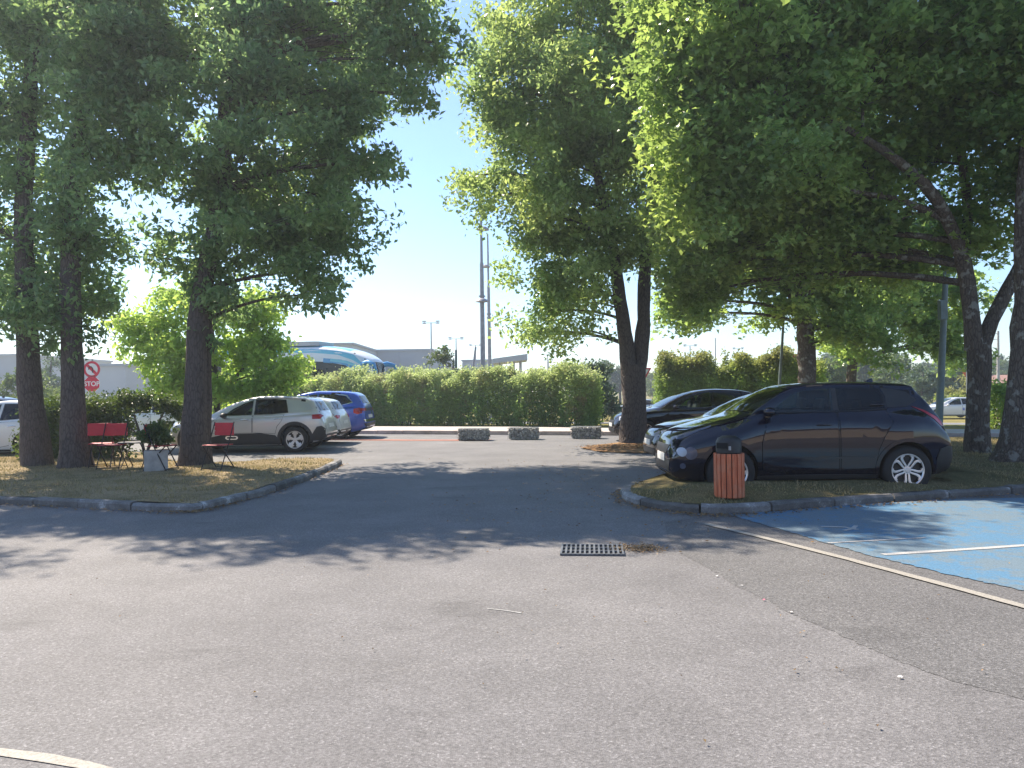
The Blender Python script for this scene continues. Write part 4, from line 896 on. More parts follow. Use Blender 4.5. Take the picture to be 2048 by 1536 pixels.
    if 'mirror' in sp:
        mx, mz = sp['mirror']
        for s in (-1, 1):
            loc_, nor, _, _ = bvh.ray_cast(Vector((mx, s*4, mz)), Vector((0, -s, 0)))
            y = (loc_.y if loc_ else s*W*.9); m = MB()
            m.box((mx+.02, y+s*.05, mz-.01), (.06, .12, .04))
            prof = [(0, .02), (.03, .075), (.075, .095), (.12, .088), (.145, .06)]
            b0 = len(m.v); nn = 12
            for dx, r_ in prof:
                for k in range(nn):
                    an = 2*math.pi*k/nn; m.v.append((mx-.05+dx, y+s*(.15+.10*r_/.095*math.cos(an)), mz+.045+r_*.72*math.sin(an)))
            for i in range(len(prof)-1):
                for k in range(nn): k2 = (k+1) % nn; m.f.append((b0+i*nn+k, b0+i*nn+k2, b0+(i+1)*nn+k2, b0+(i+1)*nn+k)); m.mi.append(0)
            m.f.append(tuple(b0+k for k in range(nn))); m.f.append(tuple(b0+(len(prof)-1)*nn+k for k in range(nn))); m.mi += [0, 0]
            mo = m.build('side_mirror', sp.get('mirmat', paintm), t, sm=50)
            g = MB(); g.lathe([(.0001, 0), (.062, 0), (.064, .004)], n=16); go = g.build('mirror_glass', M['glass_screen'], mo); go.location = (mx+.097, y+s*.15, mz+.045); go.rotation_euler = (0, R(90), 0)
    if wheels:
        for i, a in enumerate(sp['axles']):
            for s in (-1, 1): wheel(t, a, s*(W-.115+sp.get('flare', .03)*.7*(.3 if sp.get('flare', 0) > .06 else 1)), rad, .205, style, sp.get('steer', 0) if i == 0 else 0)
        u = MB()
        for a in sp['axles']: u.tube([(a, -W+.2, rad), (a, W-.2, rad)], .05, 8)
        u.box((sp['L']*.5, 0, .22), (sp['L']*.6, W*1.3, .1)); u.build('underbody', M['well'], t)
    if 'antenna' in sp:
        ax, az = sp['antenna']; m = MB(); m.add([(ax-.06, -.012, az), (ax-.06, .012, az), (ax+.07, .014, az-.004), (ax+.07, -.014, az-.004), (ax+.06, 0, az+.062), (ax+.03, 0, az+.05)], [(0, 1, 5), (1, 2, 4, 5), (2, 3, 4), (3, 0, 5, 4), (0, 3, 2, 1)]); m.build('antenna', paintm, t)
    return t
def tf(keys, sx, sz=1.0): return [(a*sx, b_*sz) for a, b_ in keys]
J = dict(L=4.135, W=.865, rad=.335, axles=(.83, 3.36), flare=.095, steer=R(0), sh=(.99, .945, .87, .20, .07),
 zt=[(0, .66), (.05, .78), (.18, .885), (.45, .98), (.80, 1.065), (1.10, 1.14), (1.40, 1.32), (1.66, 1.465), (1.88, 1.54), (2.2, 1.567), (2.7, 1.575), (3.2, 1.567), (3.5, 1.55), (3.62, 1.53), (3.68, 1.44), (3.86, 1.22), (4.0, 1.04), (4.08, .88), (4.135, .62)],
 zb=[(0, .56), (.15, .74), (.5, .91), (.9, 1.02), (1.3, 1.10), (1.9, 1.13), (2.5, 1.14), (3.0, 1.16), (3.4, 1.17), (3.75, 1.10), (3.95, .96), (4.08, .80), (4.135, .52)],
 z0=[(0, .31), (.12, .22), (.5, .19), (1.2, .20), (3.2, .21), (3.7, .24), (4.0, .30), (4.135, .40)],
 w=[(0, .52), (.04, .62), (.12, .71), (.3, .77), (.6, .80), (1.2, .80), (2.2, .795), (3.2, .82), (3.7, .80), (3.95, .76), (4.08, .70), (4.135, .60)],
 we=[(0, .40), (.2, .56), (.9, .70), (1.14, .68), (1.5, .62), (2.1, .565), (3.0, .545), (3.6, .50), (3.8, .60), (4.0, .60), (4.135, .45)],
 drop=[(0, .06), (.5, .045), (1.1, .04), (1.4, .05), (2.1, .055), (3.4, .06), (3.72, .05), (3.9, .05), (4.135, .07)],
 mirror=(1.36, 1.12), antenna=(3.22, 1.565), cabin=(1.02, 3.70), seatx=1.90, dashz=1.10,
 panels=[('windscreen', [(-.66, 1.15), (-.4, 1.165), (.4, 1.165), (.66, 1.15), (.57, 1.48), (.3, 1.51), (-.3, 1.51), (-.57, 1.48)], 'glass_clear', dict(view='front', thick=.004)),
  ('side_window', [(1.47, 1.165), (1.60, 1.28), (1.78, 1.405), (1.96, 1.465), (2.38, 1.487), (2.38, 1.168), (1.9, 1.163)], 'glass_clear', dict(thick=.004)),
  ('side_window', [(2.46, 1.17), (2.46, 1.488), (2.8, 1.488), (3.10, 1.475), (3.15, 1.36), (3.13, 1.20), (2.8, 1.18)], 'glass_privacy', dict(thick=.004)),
  ('window_trim', stroke([(1.46, 1.155), (1.9, 1.152), (2.4, 1.156), (2.8, 1.166), (3.15, 1.185)], .016), 'alloy_dark', dict(thick=.004, off=.008)),
  ('pillar_trim', [(2.382, 1.17), (2.382, 1.487), (2.458, 1.488), (2.458, 1.17)], 'plastic', dict(thick=.003, off=.004)),
  ('quarter_trim', [(3.15, 1.20), (3.165, 1.36), (3.12, 1.475), (3.30, 1.465), (3.5, 1.42), (3.64, 1.30), (3.45, 1.21)], 'plastic', dict(thick=.003, off=.004)),
  ('rear_window', [(-.5, 1.14), (.5, 1.14), (.44, 1.40), (-.44, 1.40)], 'glass_privacy', dict(view='rear', thick=.004)),
  ('headlight', sector(.27, .60, 0.0001, .088, 0, 359, 22)[:23], 'lens_dark', dict(thick=.01)),
  ('headlight', sector(.155, .615, 0.0001, .062, 0, 359, 18)[:19], 'lens', dict(thick=.01, off=.01)),
  ('running_light', [(.10, .815), (.22, .86), (.42, .93), (.60, .985), (.58, .965), (.40, .895), (.24, .82), (.12, .78)], 'lens_dark', dict(thick=.008)),
  ('tail_light', [(3.52, 1.215), (3.70, 1.16), (3.90, 1.06), (3.98, .99), (4.0, .93), (3.93, .935), (3.84, 1.02), (3.70, 1.12)], 'redlens', dict(thick=.01)),
  ('grille', [(-.44, .70), (.44, .70), (.36, .58), (-.36, .58)], 'plastic', dict(view='front')),
  ('bumper_intake', [(-.55, .50), (.55, .50), (.48, .30), (-.48, .30)], 'plastic', dict(view='front')),
  ('number_plate', [(-.26, .565), (.26, .565), (.26, .455), (-.26, .455)], 'plate', dict(view='front', off=.014)),
  ('fog_light', sector(.16, .42, .0001, .04, 0, 359, 14)[:15], 'lens_dark', dict(thick=.006)),
  ('rear_bumper', [(3.80, .48), (3.86, .62), (4.0, .66), (4.10, .64), (4.12, .40), (3.95, .28), (3.80, .27)], 'plastic', dict(off=.012)),
  ('sill_trim', [(1.22, .22), (1.22, .275), (2.1, .285), (2.95, .275), (2.95, .22)], 'plastic', dict(off=.012)),
  ('number_plate', [(-.26, .86), (.26, .86), (.26, .76), (-.26, .76)], 'plate', dict(view='rear', off=.012)),
  ('arch_lip', sector(.83, .35, .381, .425, -12, 190, 24), 'paint', dict(off=.014)), ('arch_lip', sector(3.36, .35, .381, .425, -12, 190, 24), 'paint', dict(off=.014)),
  ('door_crease', stroke([(1.30, .475), (1.7, .50), (2.3, .515), (2.9, .505)], .03), 'paint', dict(off=.014)),
 ],
 doors=[('front_door', [(1.29, .36), (1.28, .72), (1.38, 1.06), (1.56, 1.14), (1.9, 1.142), (2.41, 1.148), (2.42, .33), (1.4, .315)], 2.20, .97), ('rear_door', [(2.435, .33), (2.425, 1.15), (2.8, 1.158), (3.12, 1.172), (3.16, 1.0), (3.04, .80), (2.96, .62), (2.91, .36)], 3.02, 1.24)])
k_ = .962
for q_ in ('zt', 'zb', 'z0', 'w', 'we', 'drop'): J[q_] = [(a*k_, b_) for a, b_ in J[q_]]
J['L'] *= k_; J['axles'] = tuple(a*k_ for a in J['axles']); J['cabin'] = tuple(a*k_ for a in J['cabin']); J['seatx'] *= k_
J['mirror'] = (J['mirror'][0]*k_, J['mirror'][1]); J['antenna'] = (J['antenna'][0]*k_, J['antenna'][1])
J['panels'] = [p if len(p) > 3 and p[3].get('view') in ('front', 'rear') else (p[0], ([(a*k_, b_) for a, b_ in p[1]]),)+tuple(p[2:]) for p in J['panels'] if p[0] != 'arch_lip']
J['panels'] += [('arch_lip', sector(a, .35, .383, .43, -10, 190, 24), 'paint', dict(off=.012)) for a in J['axles']]
J['doors'] = [(n_, [(a*k_, b_) for a, b_ in p], hx*k_, hz) for n_, p, hx, hz in J['doors']]
jt = build_car('parked_crossover', 'glossy midnight blue crossover with five loop alloy wheels behind the wooden bin', J, M['black_paint'], (2.235, 11.27, 0), R(-.5))
# hatch template reused for several cars
def hatch(L, H, W, rad, front=.85, rear=None, wheelbase=None, pan=None, doors=True, **kw):
    sx = L/4.3; sz = H/1.47; wb = wheelbase or 2.62*sx; ax = (front, front+wb); q = ax
    d = dict(L=L, W=W, rad=rad, axles=ax, flare=.02,
     zt=tf([(0, .58), (.06, .70), (.25, .80), (.7, .90), (1.2, .975), (1.6, 1.17), (2.0, 1.34), (2.4, 1.435), (2.8, 1.47), (3.3, 1.455), (3.75, 1.40), (3.95, 1.34), (4.1, 1.12), (4.18, 1.0), (4.25, .85), (4.3, .6)], sx, sz),
     zb=tf([(0, .5), (.2, .70), (.8, .85), (1.4, .895), (2.4, .93), (3.4, .98), (3.9, 1.0), (4.15, .92), (4.25, .74), (4.3, .5)], sx, sz),
     z0=tf([(0, .30), (.15, .21), (.6, .18), (3.6, .2), (4.1, .27), (4.3, .38)], sx),
     w=[(a*sx, b_*W/.88) for a, b_ in [(0, .50), (.05, .62), (.15, .72), (.4, .81), (.9, .865), (2.2, .88), (3.5, .87), (4.0, .81), (4.2, .73), (4.3, .62)]],
     we=[(a*sx, b_*W/.88) for a, b_ in [(0, .38), (.3, .58), (1.2, .68), (1.7, .63), (2.4, .58), (3.4, .56), (3.95, .53), (4.15, .58), (4.3, .45)]],
     drop=[(0, .06), (1.2*sx, .035), (2.2*sx, .05), (3.8*sx, .06), (L, .08)], mirror=(1.62*sx, .93*sz), antenna=(3.6*sx, 1.42*sz), cabin=(1.25*sx, 3.9*sx), seatx=2.05*sx, dashz=.96*sz)
    f = lambda pts: [(a*sx, b_*sz) for a, b_ in pts]
    wf = lambda pts: [(a*W/.88, b_*sz) for a, b_ in pts]
    arch0, arch1 = q[0]+rad+.09, q[1]-rad-.09
    d['panels'] = [('windscreen', wf([(-.66, .99), (.66, .99), (.56, 1.36), (.3, 1.40), (-.3, 1.40), (-.56, 1.36)]), 'glass_clear', dict(view='front', thick=.004)),
     ('side_window', f([(1.72, .95), (1.95, 1.13), (2.25, 1.29), (2.55, 1.365), (2.70, 1.375), (2.70, .965)]), 'glass_clear', dict(thick=.004)),
     ('side_window', f([(2.76, .97), (2.76, 1.378), (3.1, 1.375), (3.5, 1.34), (3.72, 1.26), (3.86, 1.10), (3.5, 1.03)]), 'glass_privacy', dict(thick=.004)),
     ('rear_window', wf([(-.52, 1.06), (.52, 1.06), (.45, 1.30), (-.45, 1.30)]), 'glass_privacy', dict(view='rear', thick=.004)),
     ('headlight', f([(.12, .62), (.16, .72), (.45, .80), (.68, .83), (.5, .70), (.25, .62)]), 'lens', dict(thick=.008)),
     ('tail_light', f([(3.92, .78), (3.92, .90), (4.10, .94), (4.22, .86), (4.22, .78), (4.05, .74)]), 'redlens', dict(thick=.008)),
     ('grille', wf([(-.42, .62), (.42, .62), (.36, .48), (-.36, .48)]), 'plastic', dict(view='front')),
     ('bumper_intake', wf([(-.55, .40), (.55, .40), (.48, .26), (-.48, .26)]), 'plastic', dict(view='front')),
     ('number_plate', [(-.26, .55), (.26, .55), (.26, .45), (-.26, .45)], 'plate', dict(view='front', off=.015)),
     ('number_plate', wf([(-.26, .72), (.26, .72), (.26, .62), (-.26, .62)]), 'plate', dict(view='rear', off=.012)),
     ('rear_bumper', wf([(-.7, .46), (.7, .46), (.6, .32), (-.6, .32)]), 'plastic', dict(view='rear')),
     ('sill_trim', [(arch0, .22), (arch0, .27), (arch1, .27), (arch1, .22)], 'plastic', dict(off=.012))]
    if doors:
        m_ = 2.73*sx; z = sz
        d['doors'] = [('front_door', [(arch0+.02, .34), (arch0-.02, .7), (1.62*sx, .90*z), (m_-.008, .93*z), (m_-.008, .31), (arch0+.15, .31)], m_-.2, .80*z), ('rear_door', [(m_+.008, .31), (m_+.008, .93*z), (3.55*sx, .965*z), (arch1+.12, .78), (arch1, .58), (arch1-.03, .36)], min(arch1+.05, m_+.75), .83*z)]
    d.update(kw)
    if pan: d['panels'] = d['panels']+pan
    return d
G1 = 'dark cars parked side by side on the right'
build_car('parked_hatchback', 'black hatchback mostly hidden behind the big crossover, its shiny bonnet poking out', hatch(4.25, 1.475, .88, .315), M['navy_paint'], (2.62, 14.55, 0), R(.8), style='twin')
build_car('parked_hatchback', 'brown black hatchback farthest back, partly behind the forked tree trunk', hatch(4.4, 1.50, .90, .32, chrome=True), M['brown_paint'], (2.88, 21.95, 0), R(1.2), style='multi')
# warm grey crossover on the left, black lower cladding and wheel arches
C = hatch(4.16, 1.48, .865, .335, front=.80, wheelbase=2.60, doors=False)
C['zt'] = [(0, .62), (.05, .76), (.2, .87), (.55, .945), (1.1, 1.01), (1.45, 1.17), (1.85, 1.345), (2.2, 1.43), (2.6, 1.475), (3.1, 1.47), (3.6, 1.42), (3.78, 1.37), (3.92, 1.18), (3.99, 1.08), (4.08, .92), (4.16, .62)]
C['panels'] = [p for p in C['panels'] if p[0] not in ('side_window', 'tail_light', 'sill_trim', 'headlight')]+[
 ('side_window', [(1.52, .965), (1.75, 1.14), (2.05, 1.30), (2.28, 1.375), (2.28, .985)], 'glass_clear', dict(thick=.004)),
 ('side_window', [(2.33, .987), (2.33, 1.385), (2.8, 1.39), (3.12, 1.365), (3.22, 1.03), (2.8, 1.0)], 'glass_privacy', dict(thick=.004)),
 ('quarter_window_sheen', [(3.24, 1.04), (3.14, 1.36), (3.45, 1.33), (3.70, 1.26), (3.82, 1.12), (3.6, 1.06)], 'silver_paint', dict(thick=.004)),  # rear quarter window; its bright reflection is put in as silver colour
 ('roof_rail', stroke([(1.95, 1.385), (2.4, 1.43), (3.0, 1.43), (3.6, 1.385)], .028), 'silver_paint', dict(off=.03, thick=.03)),
 ('headlight', [(.10, .56), (.12, .68), (.36, .74), (.46, .66), (.30, .56)], 'lens', dict(thick=.008)),
 ('running_light', [(.10, .83), (.3, .875), (.55, .91), (.4, .85), (.15, .80)], 'chrome', dict(thick=.008)),
 ('tail_light', [(3.84, .86), (3.84, .97), (4.0, .98), (4.06, .93), (4.03, .86)], 'redlens', dict(thick=.01, off=.016)),
 ('arch_cladding', sector(.80, .35, .378, .455, -18, 198, 22), 'plastic', dict(off=.013)), ('arch_cladding', sector(3.40, .35, .378, .455, -18, 198, 22), 'plastic', dict(off=.013)),
 ('sill_cladding', [(1.24, .22), (1.22, .42), (1.6, .50), (2.5, .52), (2.9, .46), (2.99, .35), (2.97, .22)], 'plastic', dict(off=.013)),
 ('bump_pad', [(1.62, .385), (1.66, .36), (1.90, .36), (1.94, .385), (1.94, .43), (1.90, .455), (1.66, .455), (1.62, .43)], 'chrome', dict(off=.022)),
 ('bump_pad', [(1.66, .395), (1.69, .385), (1.87, .385), (1.90, .395), (1.90, .42), (1.87, .432), (1.69, .432), (1.66, .42)], 'plastic', dict(off=.028)),
 ('rear_bumper', [(3.80, .22), (3.84, .48), (3.95, .66), (4.06, .68), (4.14, .60), (4.14, .40), (4.0, .27)], 'plastic', dict(off=.012))]
C['doors'] = [('front_door', [(1.24, .52), (1.24, .8), (1.42, .955), (2.30, .975), (2.30, .53), (1.8, .51)], 2.12, .86), ('rear_door', [(2.315, .53), (2.315, .975), (2.9, .985), (3.12, .99), (3.08, .84), (2.95, .68), (2.90, .49)], 2.98, .875)]
C['chrome'] = True; C['mirmat'] = M['plastic']
build_car('parked_crossover', 'warm grey crossover with black cladding in sun behind the left island', C, M['grey_paint'], (-9.02, 20.2, 0), R(0), style='cross')
# white hatch and blue estate further along the row
Wh = hatch(4.5, 1.44, .90, .32)
Wh['panels'] = [p for p in Wh['panels'] if p[0] != 'tail_light']+[('tail_light', [(4.02, .86), (4.16, .90), (4.38, .89), (4.40, .83), (4.25, .76), (4.14, .74)], 'redlens', dict(thick=.008)), ('tail_light', [(-.80, .88), (-.45, .86), (-.55, .77), (-.78, .78)], 'redlens', dict(view='rear')), ('tail_light', [(.80, .88), (.45, .86), (.55, .77), (.78, .78)], 'redlens', dict(view='rear'))]
build_car('parked_hatchback', 'white saloon shaped car squeezed between the grey and the blue car', Wh, M['white_paint'], (-9.55, 22.9, 0), R(-1.5), style='twin')
S = hatch(4.45, 1.62, .92, .35, front=.88, chrome=True)
S['zt'] = tf([(0, .62), (.06, .80), (.25, .93), (.7, 1.02), (1.2, 1.10), (1.6, 1.30), (2.0, 1.46), (2.4, 1.56), (2.8, 1.61), (3.4, 1.60), (3.95, 1.55), (4.1, 1.48), (4.28, 1.25), (4.36, 1.1), (4.41, .85), (4.45, .6)], 1)
S['panels'] = [p for p in S['panels'] if p[0] not in ('side_window',)]+[('side_window', [(1.78, 1.05), (2.1, 1.28), (2.5, 1.46), (2.80, 1.50), (2.80, 1.07)], 'glass_clear', dict(thick=.004)), ('side_window', [(2.86, 1.075), (2.86, 1.50), (3.4, 1.48), (3.75, 1.42), (3.98, 1.22), (3.6, 1.12)], 'glass_privacy', dict(thick=.004)),
  ('window_trim', stroke([(2.9, 1.065), (3.6, 1.10), (4.0, 1.21), (3.78, 1.44), (3.4, 1.50)], .025), 'chrome', dict(off=.008)), ('tail_light', [(-.85, 1.02), (.85, 1.02), (.85, .92), (-.85, .92)], 'plastic', dict(view='rear')), ('tail_light', [(.5, 1.01), (.82, 1.01), (.82, .93), (.5, .93)], 'redlens', dict(view='rear', off=.012)), ('tail_light', [(-.5, 1.01), (-.82, 1.01), (-.82, .93), (-.5, .93)], 'redlens', dict(view='rear', off=.012)),
  ('tailgate_step', [(-.75, .64), (.75, .64), (.7, .56), (-.7, .56)], 'chrome', dict(view='rear', off=.02))]
build_car('parked_suv', 'bright blue tall estate car last in the row, in front of the hedge', S, M['blue_paint_car'], (-9.3, 25.9, 0), R(-2), style='multi')
build_car('parked_estate', 'white car cut by the left edge of the photo, dark spoked wheel showing', hatch(4.55, 1.46, .90, .33, front=.86, chrome=True), M['white_paint'], (-15.35, 19.0, 0), R(0), style='twin')
build_car('parked_hatchback', 'white car seen through the gaps of the arching bush', hatch(4.2, 1.45, .88, .31), M['white_paint'], (-14.6, 25.6, 0), R(0), style='multi')
build_car('parked_hatchback', 'dark blue car roof behind the white car at the left edge', hatch(4.3, 1.60, .88, .32), M['navy_paint'], (-21.6, 26.5, 0), R(0), style='multi')
# far cars
dsc = hatch(4.05, 1.45, .87, .31, pan=[('door_lettering', [(2.55+.2*i, .56+.1*j), (2.55+.2*i, .64+.1*j), (2.70+.2*i, .64+.1*j), (2.70+.2*i, .56+.1*j)], 'blue_paint_car', dict(off=.009, thick=.002)) for i in range(2) for j in range(2)])
q = P(1922, 800, 52)
build_car('driving_car', 'small white hatchback with blue squares on its door on the road at right', dsc, M['white_paint'], (q.x-3.0, 52, gz(q.x, 52)+.03), R(-2), style='multi')
q = P(1215, 800, 62)
build_car('driving_car', 'tiny pale car beyond the railing left of the forked trunk', hatch(4.2, 1.5, .87, .31, doors=False), M['silver_paint'], (q.x, 62, gz(q.x, 62)+.03), R(0), style='multi')
# ------------------------------------------------------------------ coach
Bk = dict(L=12.2, W=1.25, rad=.5, axles=(2.6, 9.0), flare=0,
 zt=[(0, 2.2), (.08, 2.9), (.3, 3.15), (.9, 3.45), (1.8, 3.68), (3.2, 3.82), (6, 3.84), (11.6, 3.80), (12.1, 3.7), (12.2, 3.4)],
 zb=[(0, 1.5), (.2, 1.7), (2, 1.72), (12, 1.72), (12.2, 1.6)], z0=[(0, .45), (.3, .33), (12, .35), (12.2, .5)],
 w=[(0, .9), (.1, 1.08), (.4, 1.2), (1, 1.25), (11.8, 1.25), (12.2, 1.15)], we=[(0, .8), (.4, 1.0), (1.5, 1.1), (11.8, 1.1), (12.2, 1.0)], drop=[(0, .3), (1, .30), (12.2, .30)],
 panels=[('windscreen', [(-.9, 1.4), (.9, 1.4), (.9, 2.6), (.7, 2.9), (-.7, 2.9), (-.9, 2.6)], 'glass', dict(view='front', grid=.15, thick=.004)),
  ('side_window', [(.75, 1.45), (.6, 1.75), (.62, 2.05), (.9, 2.45), (1.4, 2.75), (2.4, 2.93), (3.6, 3.0), (4.35, 3.02), (4.35, 1.45)], 'glass', dict(grid=.15, thick=.004)),
  ('side_window', [(4.42, 1.45), (4.42, 3.02), (7.4, 3.05), (7.4, 1.45)], 'glass', dict(grid=.15, thick=.004)), ('side_window', [(7.47, 1.45), (7.47, 3.05), (11.6, 3.03), (11.6, 1.45)], 'glass', dict(grid=.15, thick=.004)),
  ('teal_band', [(.95, 3.27), (1.8, 3.48), (3.2, 3.6), (6, 3.63), (11.8, 3.6), (11.8, 3.5), (6, 3.47), (3.2, 3.42), (1.8, 3.28), (1.0, 3.0), (.5, 2.72), (.45, 2.8)], 'bus_teal', dict(grid=.15, thick=.004)),
  ('roof_stripe', [(1.2, -.9), (1.2, .9), (12.0, 1.0), (12.0, -1.0)], 'bus_teal', dict(view='top', grid=.2, thick=.004)),
  ('blue_sweep', stroke([(2.6, 3.02), (1.6, 2.92), (.9, 2.66), (.5, 2.3), (.42, 1.8), (.5, 1.2)], .22), 'bus_blue', dict(grid=.15, thick=.004)),
  ('blue_sweep', stroke([(2.2, 3.03), (1.3, 2.90), (.7, 2.66), (.3, 2.5), (.18, 2.2)], .14), 'bus_teal', dict(grid=.15, off=.012, thick=.004))])
q = P(752, 733, 37.5)
bt = build_car('coach', 'tall white and turquoise coach passing behind the long hedge', Bk, M['bus_white'], (q.x, 38.6, .2), R(180-14), cat='coach', style='multi')
m = MB(); m.tube([(.5, -1.0, 2.75), (.1, -1.2, 2.85), (-.25, -1.3, 2.75), (-.36, -1.31, 2.5)], [.16, .14, .11, .06], 8); m.box((-.36, -1.31, 2.3), (.12, .22, .4)); m.build('mirror_arm', M['bus_blue'], bt, sm=50); m = MB()
m.tube([(.5, 1.0, 2.75), (.1, 1.2, 2.85), (-.25, 1.3, 2.75), (-.36, 1.31, 2.5)], [.16, .14, .11, .06], 8); m.box((-.36, 1.31, 2.3), (.12, .22, .4)); m.build('mirror_arm', M['bus_blue'], bt, sm=50)
m = MB(); m.prism([(3.0, -.8), (3.4, -.95), (9, -.95), (9.3, -.8), (9.3, .8), (9, .95), (3.4, .95), (3.0, .8)], 3.8, 4.02); m.build('roof_unit', M['clad2'], bt)
# ------------------------------------------------------------------ street furniture
# slatted litter bin
q = G(1459, 990, .16)
bn = thing('litter_bin', 'round litter bin of red brown timber slats with a dark hood', 'litter bin', (q.x, q.y, .13)); rr = .175
m = MB(); m.lathe([(.0001, .03), (rr-.03, .03), (rr-.03, .60), (rr-.045, .60), (rr-.045, .05), (.0001, .05)], n=28); m.build('liner', M['dark_metal'], bn, sm=40)
NS = 17
for k in range(NS):
    a = 2*math.pi*k/NS; m = MB(); Mx = Matrix.Rotation(a, 3, 'Z'); m.box(Vector((0, 0, .285))+Mx @ Vector((rr, 0, 0)), (.022, .054, .545), M=Mx)
    s_ = m.build('slat', M['timber'], bn, bevel=.003)
m = MB(); m.lathe([(rr-.012, .1), (rr-.008, .1), (rr-.008, .14), (rr-.012, .14)], n=28); m.lathe([(rr-.012, .46), (rr-.008, .46), (rr-.008, .50), (rr-.012, .50)], n=28); m.build('hoop', M['dark_metal'], bn)
m = MB(); m.lathe([(rr-.03, .56), (rr-.018, .57), (rr-.018, .70), (rr-.04, .745), (.08, .775), (.0001, .78)], n=30); ho = m.build('hood', M['plastic'], bn, sm=40)
m = MB(); m.box((-rr*.66, -rr*.72, .66), (.15, .012, .07), rz=R(-42)); m.build('opening_shade', M['hole_shade'], ho); m = MB(); m.box((-rr*.2, -rr*.93, .63), (.03, .02, .05)); m.build('latch', M['steel'], ho, bevel=.003)  # flat plate on the hood; the mouth's inner shade is its black colour
# gabion blocks
def gabion(x0, x1, yb, lab):
    a = G(x0, yb); b_ = G(x1, yb); L = (b_-a).length; an = math.atan2(b_.y-a.y, b_.x-a.x); t = thing('gabion_block', lab, 'gabion block', (a.x, a.y, .004), an, 'gabion blocks closing the road')
    H = .37; D = .5; m = MB()
    for k in range(620):
        u, v, w_ = random.uniform(.05, L-.05), random.uniform(.04, D-.04), random.uniform(.03, H-.03); f = random.random()
        if f < .5: v = .03
        elif f < .85: w_ = H-.03
        elif f < .92: u = .04
        else: u = L-.04
        r = random.uniform(.03, .055); d = [Vector((random.gauss(0, 1), random.gauss(0, 1), random.gauss(0, 1))).normalized()*r*random.uniform(.7, 1.1) for _ in range(0)]
        Mx = Matrix.Rotation(random.random()*6, 3, 'X') @ Matrix.Rotation(random.random()*6, 3, 'Z'); c = Vector((u, v, w_))
        vs = [Mx @ Vector((x*r*random.uniform(.7, 1.1), y*r*random.uniform(.6, 1.0), z*r*random.uniform(.5, .9)))+c for x, y, z in ((1, 0, 0), (-1, 0, 0), (0, 1, 0), (0, -1, 0), (0, 0, 1), (0, 0, -1))]
        for i, vv in enumerate(vs): vs[i] = Vector((vv.x, vv.y, max(.0, vv.z)))
        m.add(vs, [(0, 2, 4), (2, 1, 4), (1, 3, 4), (3, 0, 4), (2, 0, 5), (1, 2, 5), (3, 1, 5), (0, 3, 5)])
    m.box((L/2, D/2, H/2-.02), (L-.12, D-.12, H-.10)); m.build('stones', M['gabion'], t)
    w_ = MB(); g = .1
    for f in range(int(L/g)+1):
        x = min(L, f*g); w_.tube([(x, 0, 0), (x, 0, H)], .003, 4); w_.tube([(x, D, 0), (x, D, H)], .003, 4); w_.tube([(x, 0, H), (x, D, H)], .003, 4)
    for f in range(5):
        z = H*f/4; w_.tube([(0, 0, z), (L, 0, z), (L, D, z), (0, D, z), (0, 0, z)], .003, 4)
    for f in range(6): w_.tube([(0, D*f/5, H), (L, D*f/5, H)], .003, 4)
    for z in (0, H): w_.tube([(0, 0, z), (L, 0, z)], .007, 4)
    w_.build('wire_cage', M['steel'], t)
gabion(914, 974, 882, 'grey stone gabion block on the left, at the end of the red gravel')
gabion(1015, 1074, 880, 'grey stone gabion block in the middle of the three')
gabion(1140, 1201, 878, 'grey stone gabion block on the right, nearest the forked tree')
# drain grate
a = G(1122, 1112); b_ = G(1247, 1113); c = G(1134, 1099); L = (b_-a).length; D = .42
t = thing('drain_grate', 'grey metal road drain grate at the edge of the tree shade', 'drain', (a.x, a.y, .004), math.atan2(b_.y-a.y, b_.x-a.x))
m = MB(); m.box((L/2, D/2, .001), (L, D, .004)); m.build('pit', M['hole_shade'], t)  # flat plate under the bars, coloured black for the shade below
m = MB(); nb = 13
for k in range(nb+1): m.box((L*k/nb, D/2, .012), (.018, D+.018, .018))
for k in range(4): m.box((L/2, D*k/3, .0115), (L, .018, .016))
m.build('bars', M['grate'], t)
# bistro chairs: folding steel chairs with red seat and back
def chair(label):
    t = thing('folding_chair', label, 'chair', group='red folding chairs under the left trees')
    m = MB()
    for z0, z1 in ((.62, .695), (.715, .77), (.79, .855)): m.box((0, .215, (z0+z1)/2), (.40, .012, z1-z0))
    m.box((0, .222, .735), (.39, .004, .235)); m.build('backrest', M['red_metal'], t, bevel=.004)
    m = MB()
    for k in range(6): m.box((0, -.16+.065*k, .455), (.40, .05, .012))
    m.build('seat', M['red_metal'], t, bevel=.003)
    for s in (-1, 1):
        m = MB(); m.tube([(s*.20, -.22, 0), (s*.20, .03, .46), (s*.20, .225, .87)], .011, 6); m.build('leg', M['dark_metal'], t)
        m = MB(); m.tube([(s*.185, .25, 0), (s*.185, -.19, .45)], .011, 6); m.build('leg', M['dark_metal'], t)
    m = MB(); m.tube([(-.2, -.2, .03), (.2, -.2, .03)], .008, 6); m.tube([(-.185, .24, .03), (.185, .24, .03)], .008, 6); m.tube([(-.2, -.18, .447), (.2, -.18, .447)], .009, 6); m.build('stretcher', M['dark_metal'], t)
    return t
ch = chair('red folding chair just right of the middle dark trunk, back turned a little')
def zI(p): return zfL(p.x, p.y)
q = G(172, 938, .15); ch.location = (q.x+.02, q.y+.5, zI(q)); ch.rotation_euler = (0, 0, R(165+35))
q = G(228, 938, .15); copy_thing(ch, (q.x-.14, q.y+.2, zI(q)), R(6), 'red folding chair seen square on between the trunk and the planter')
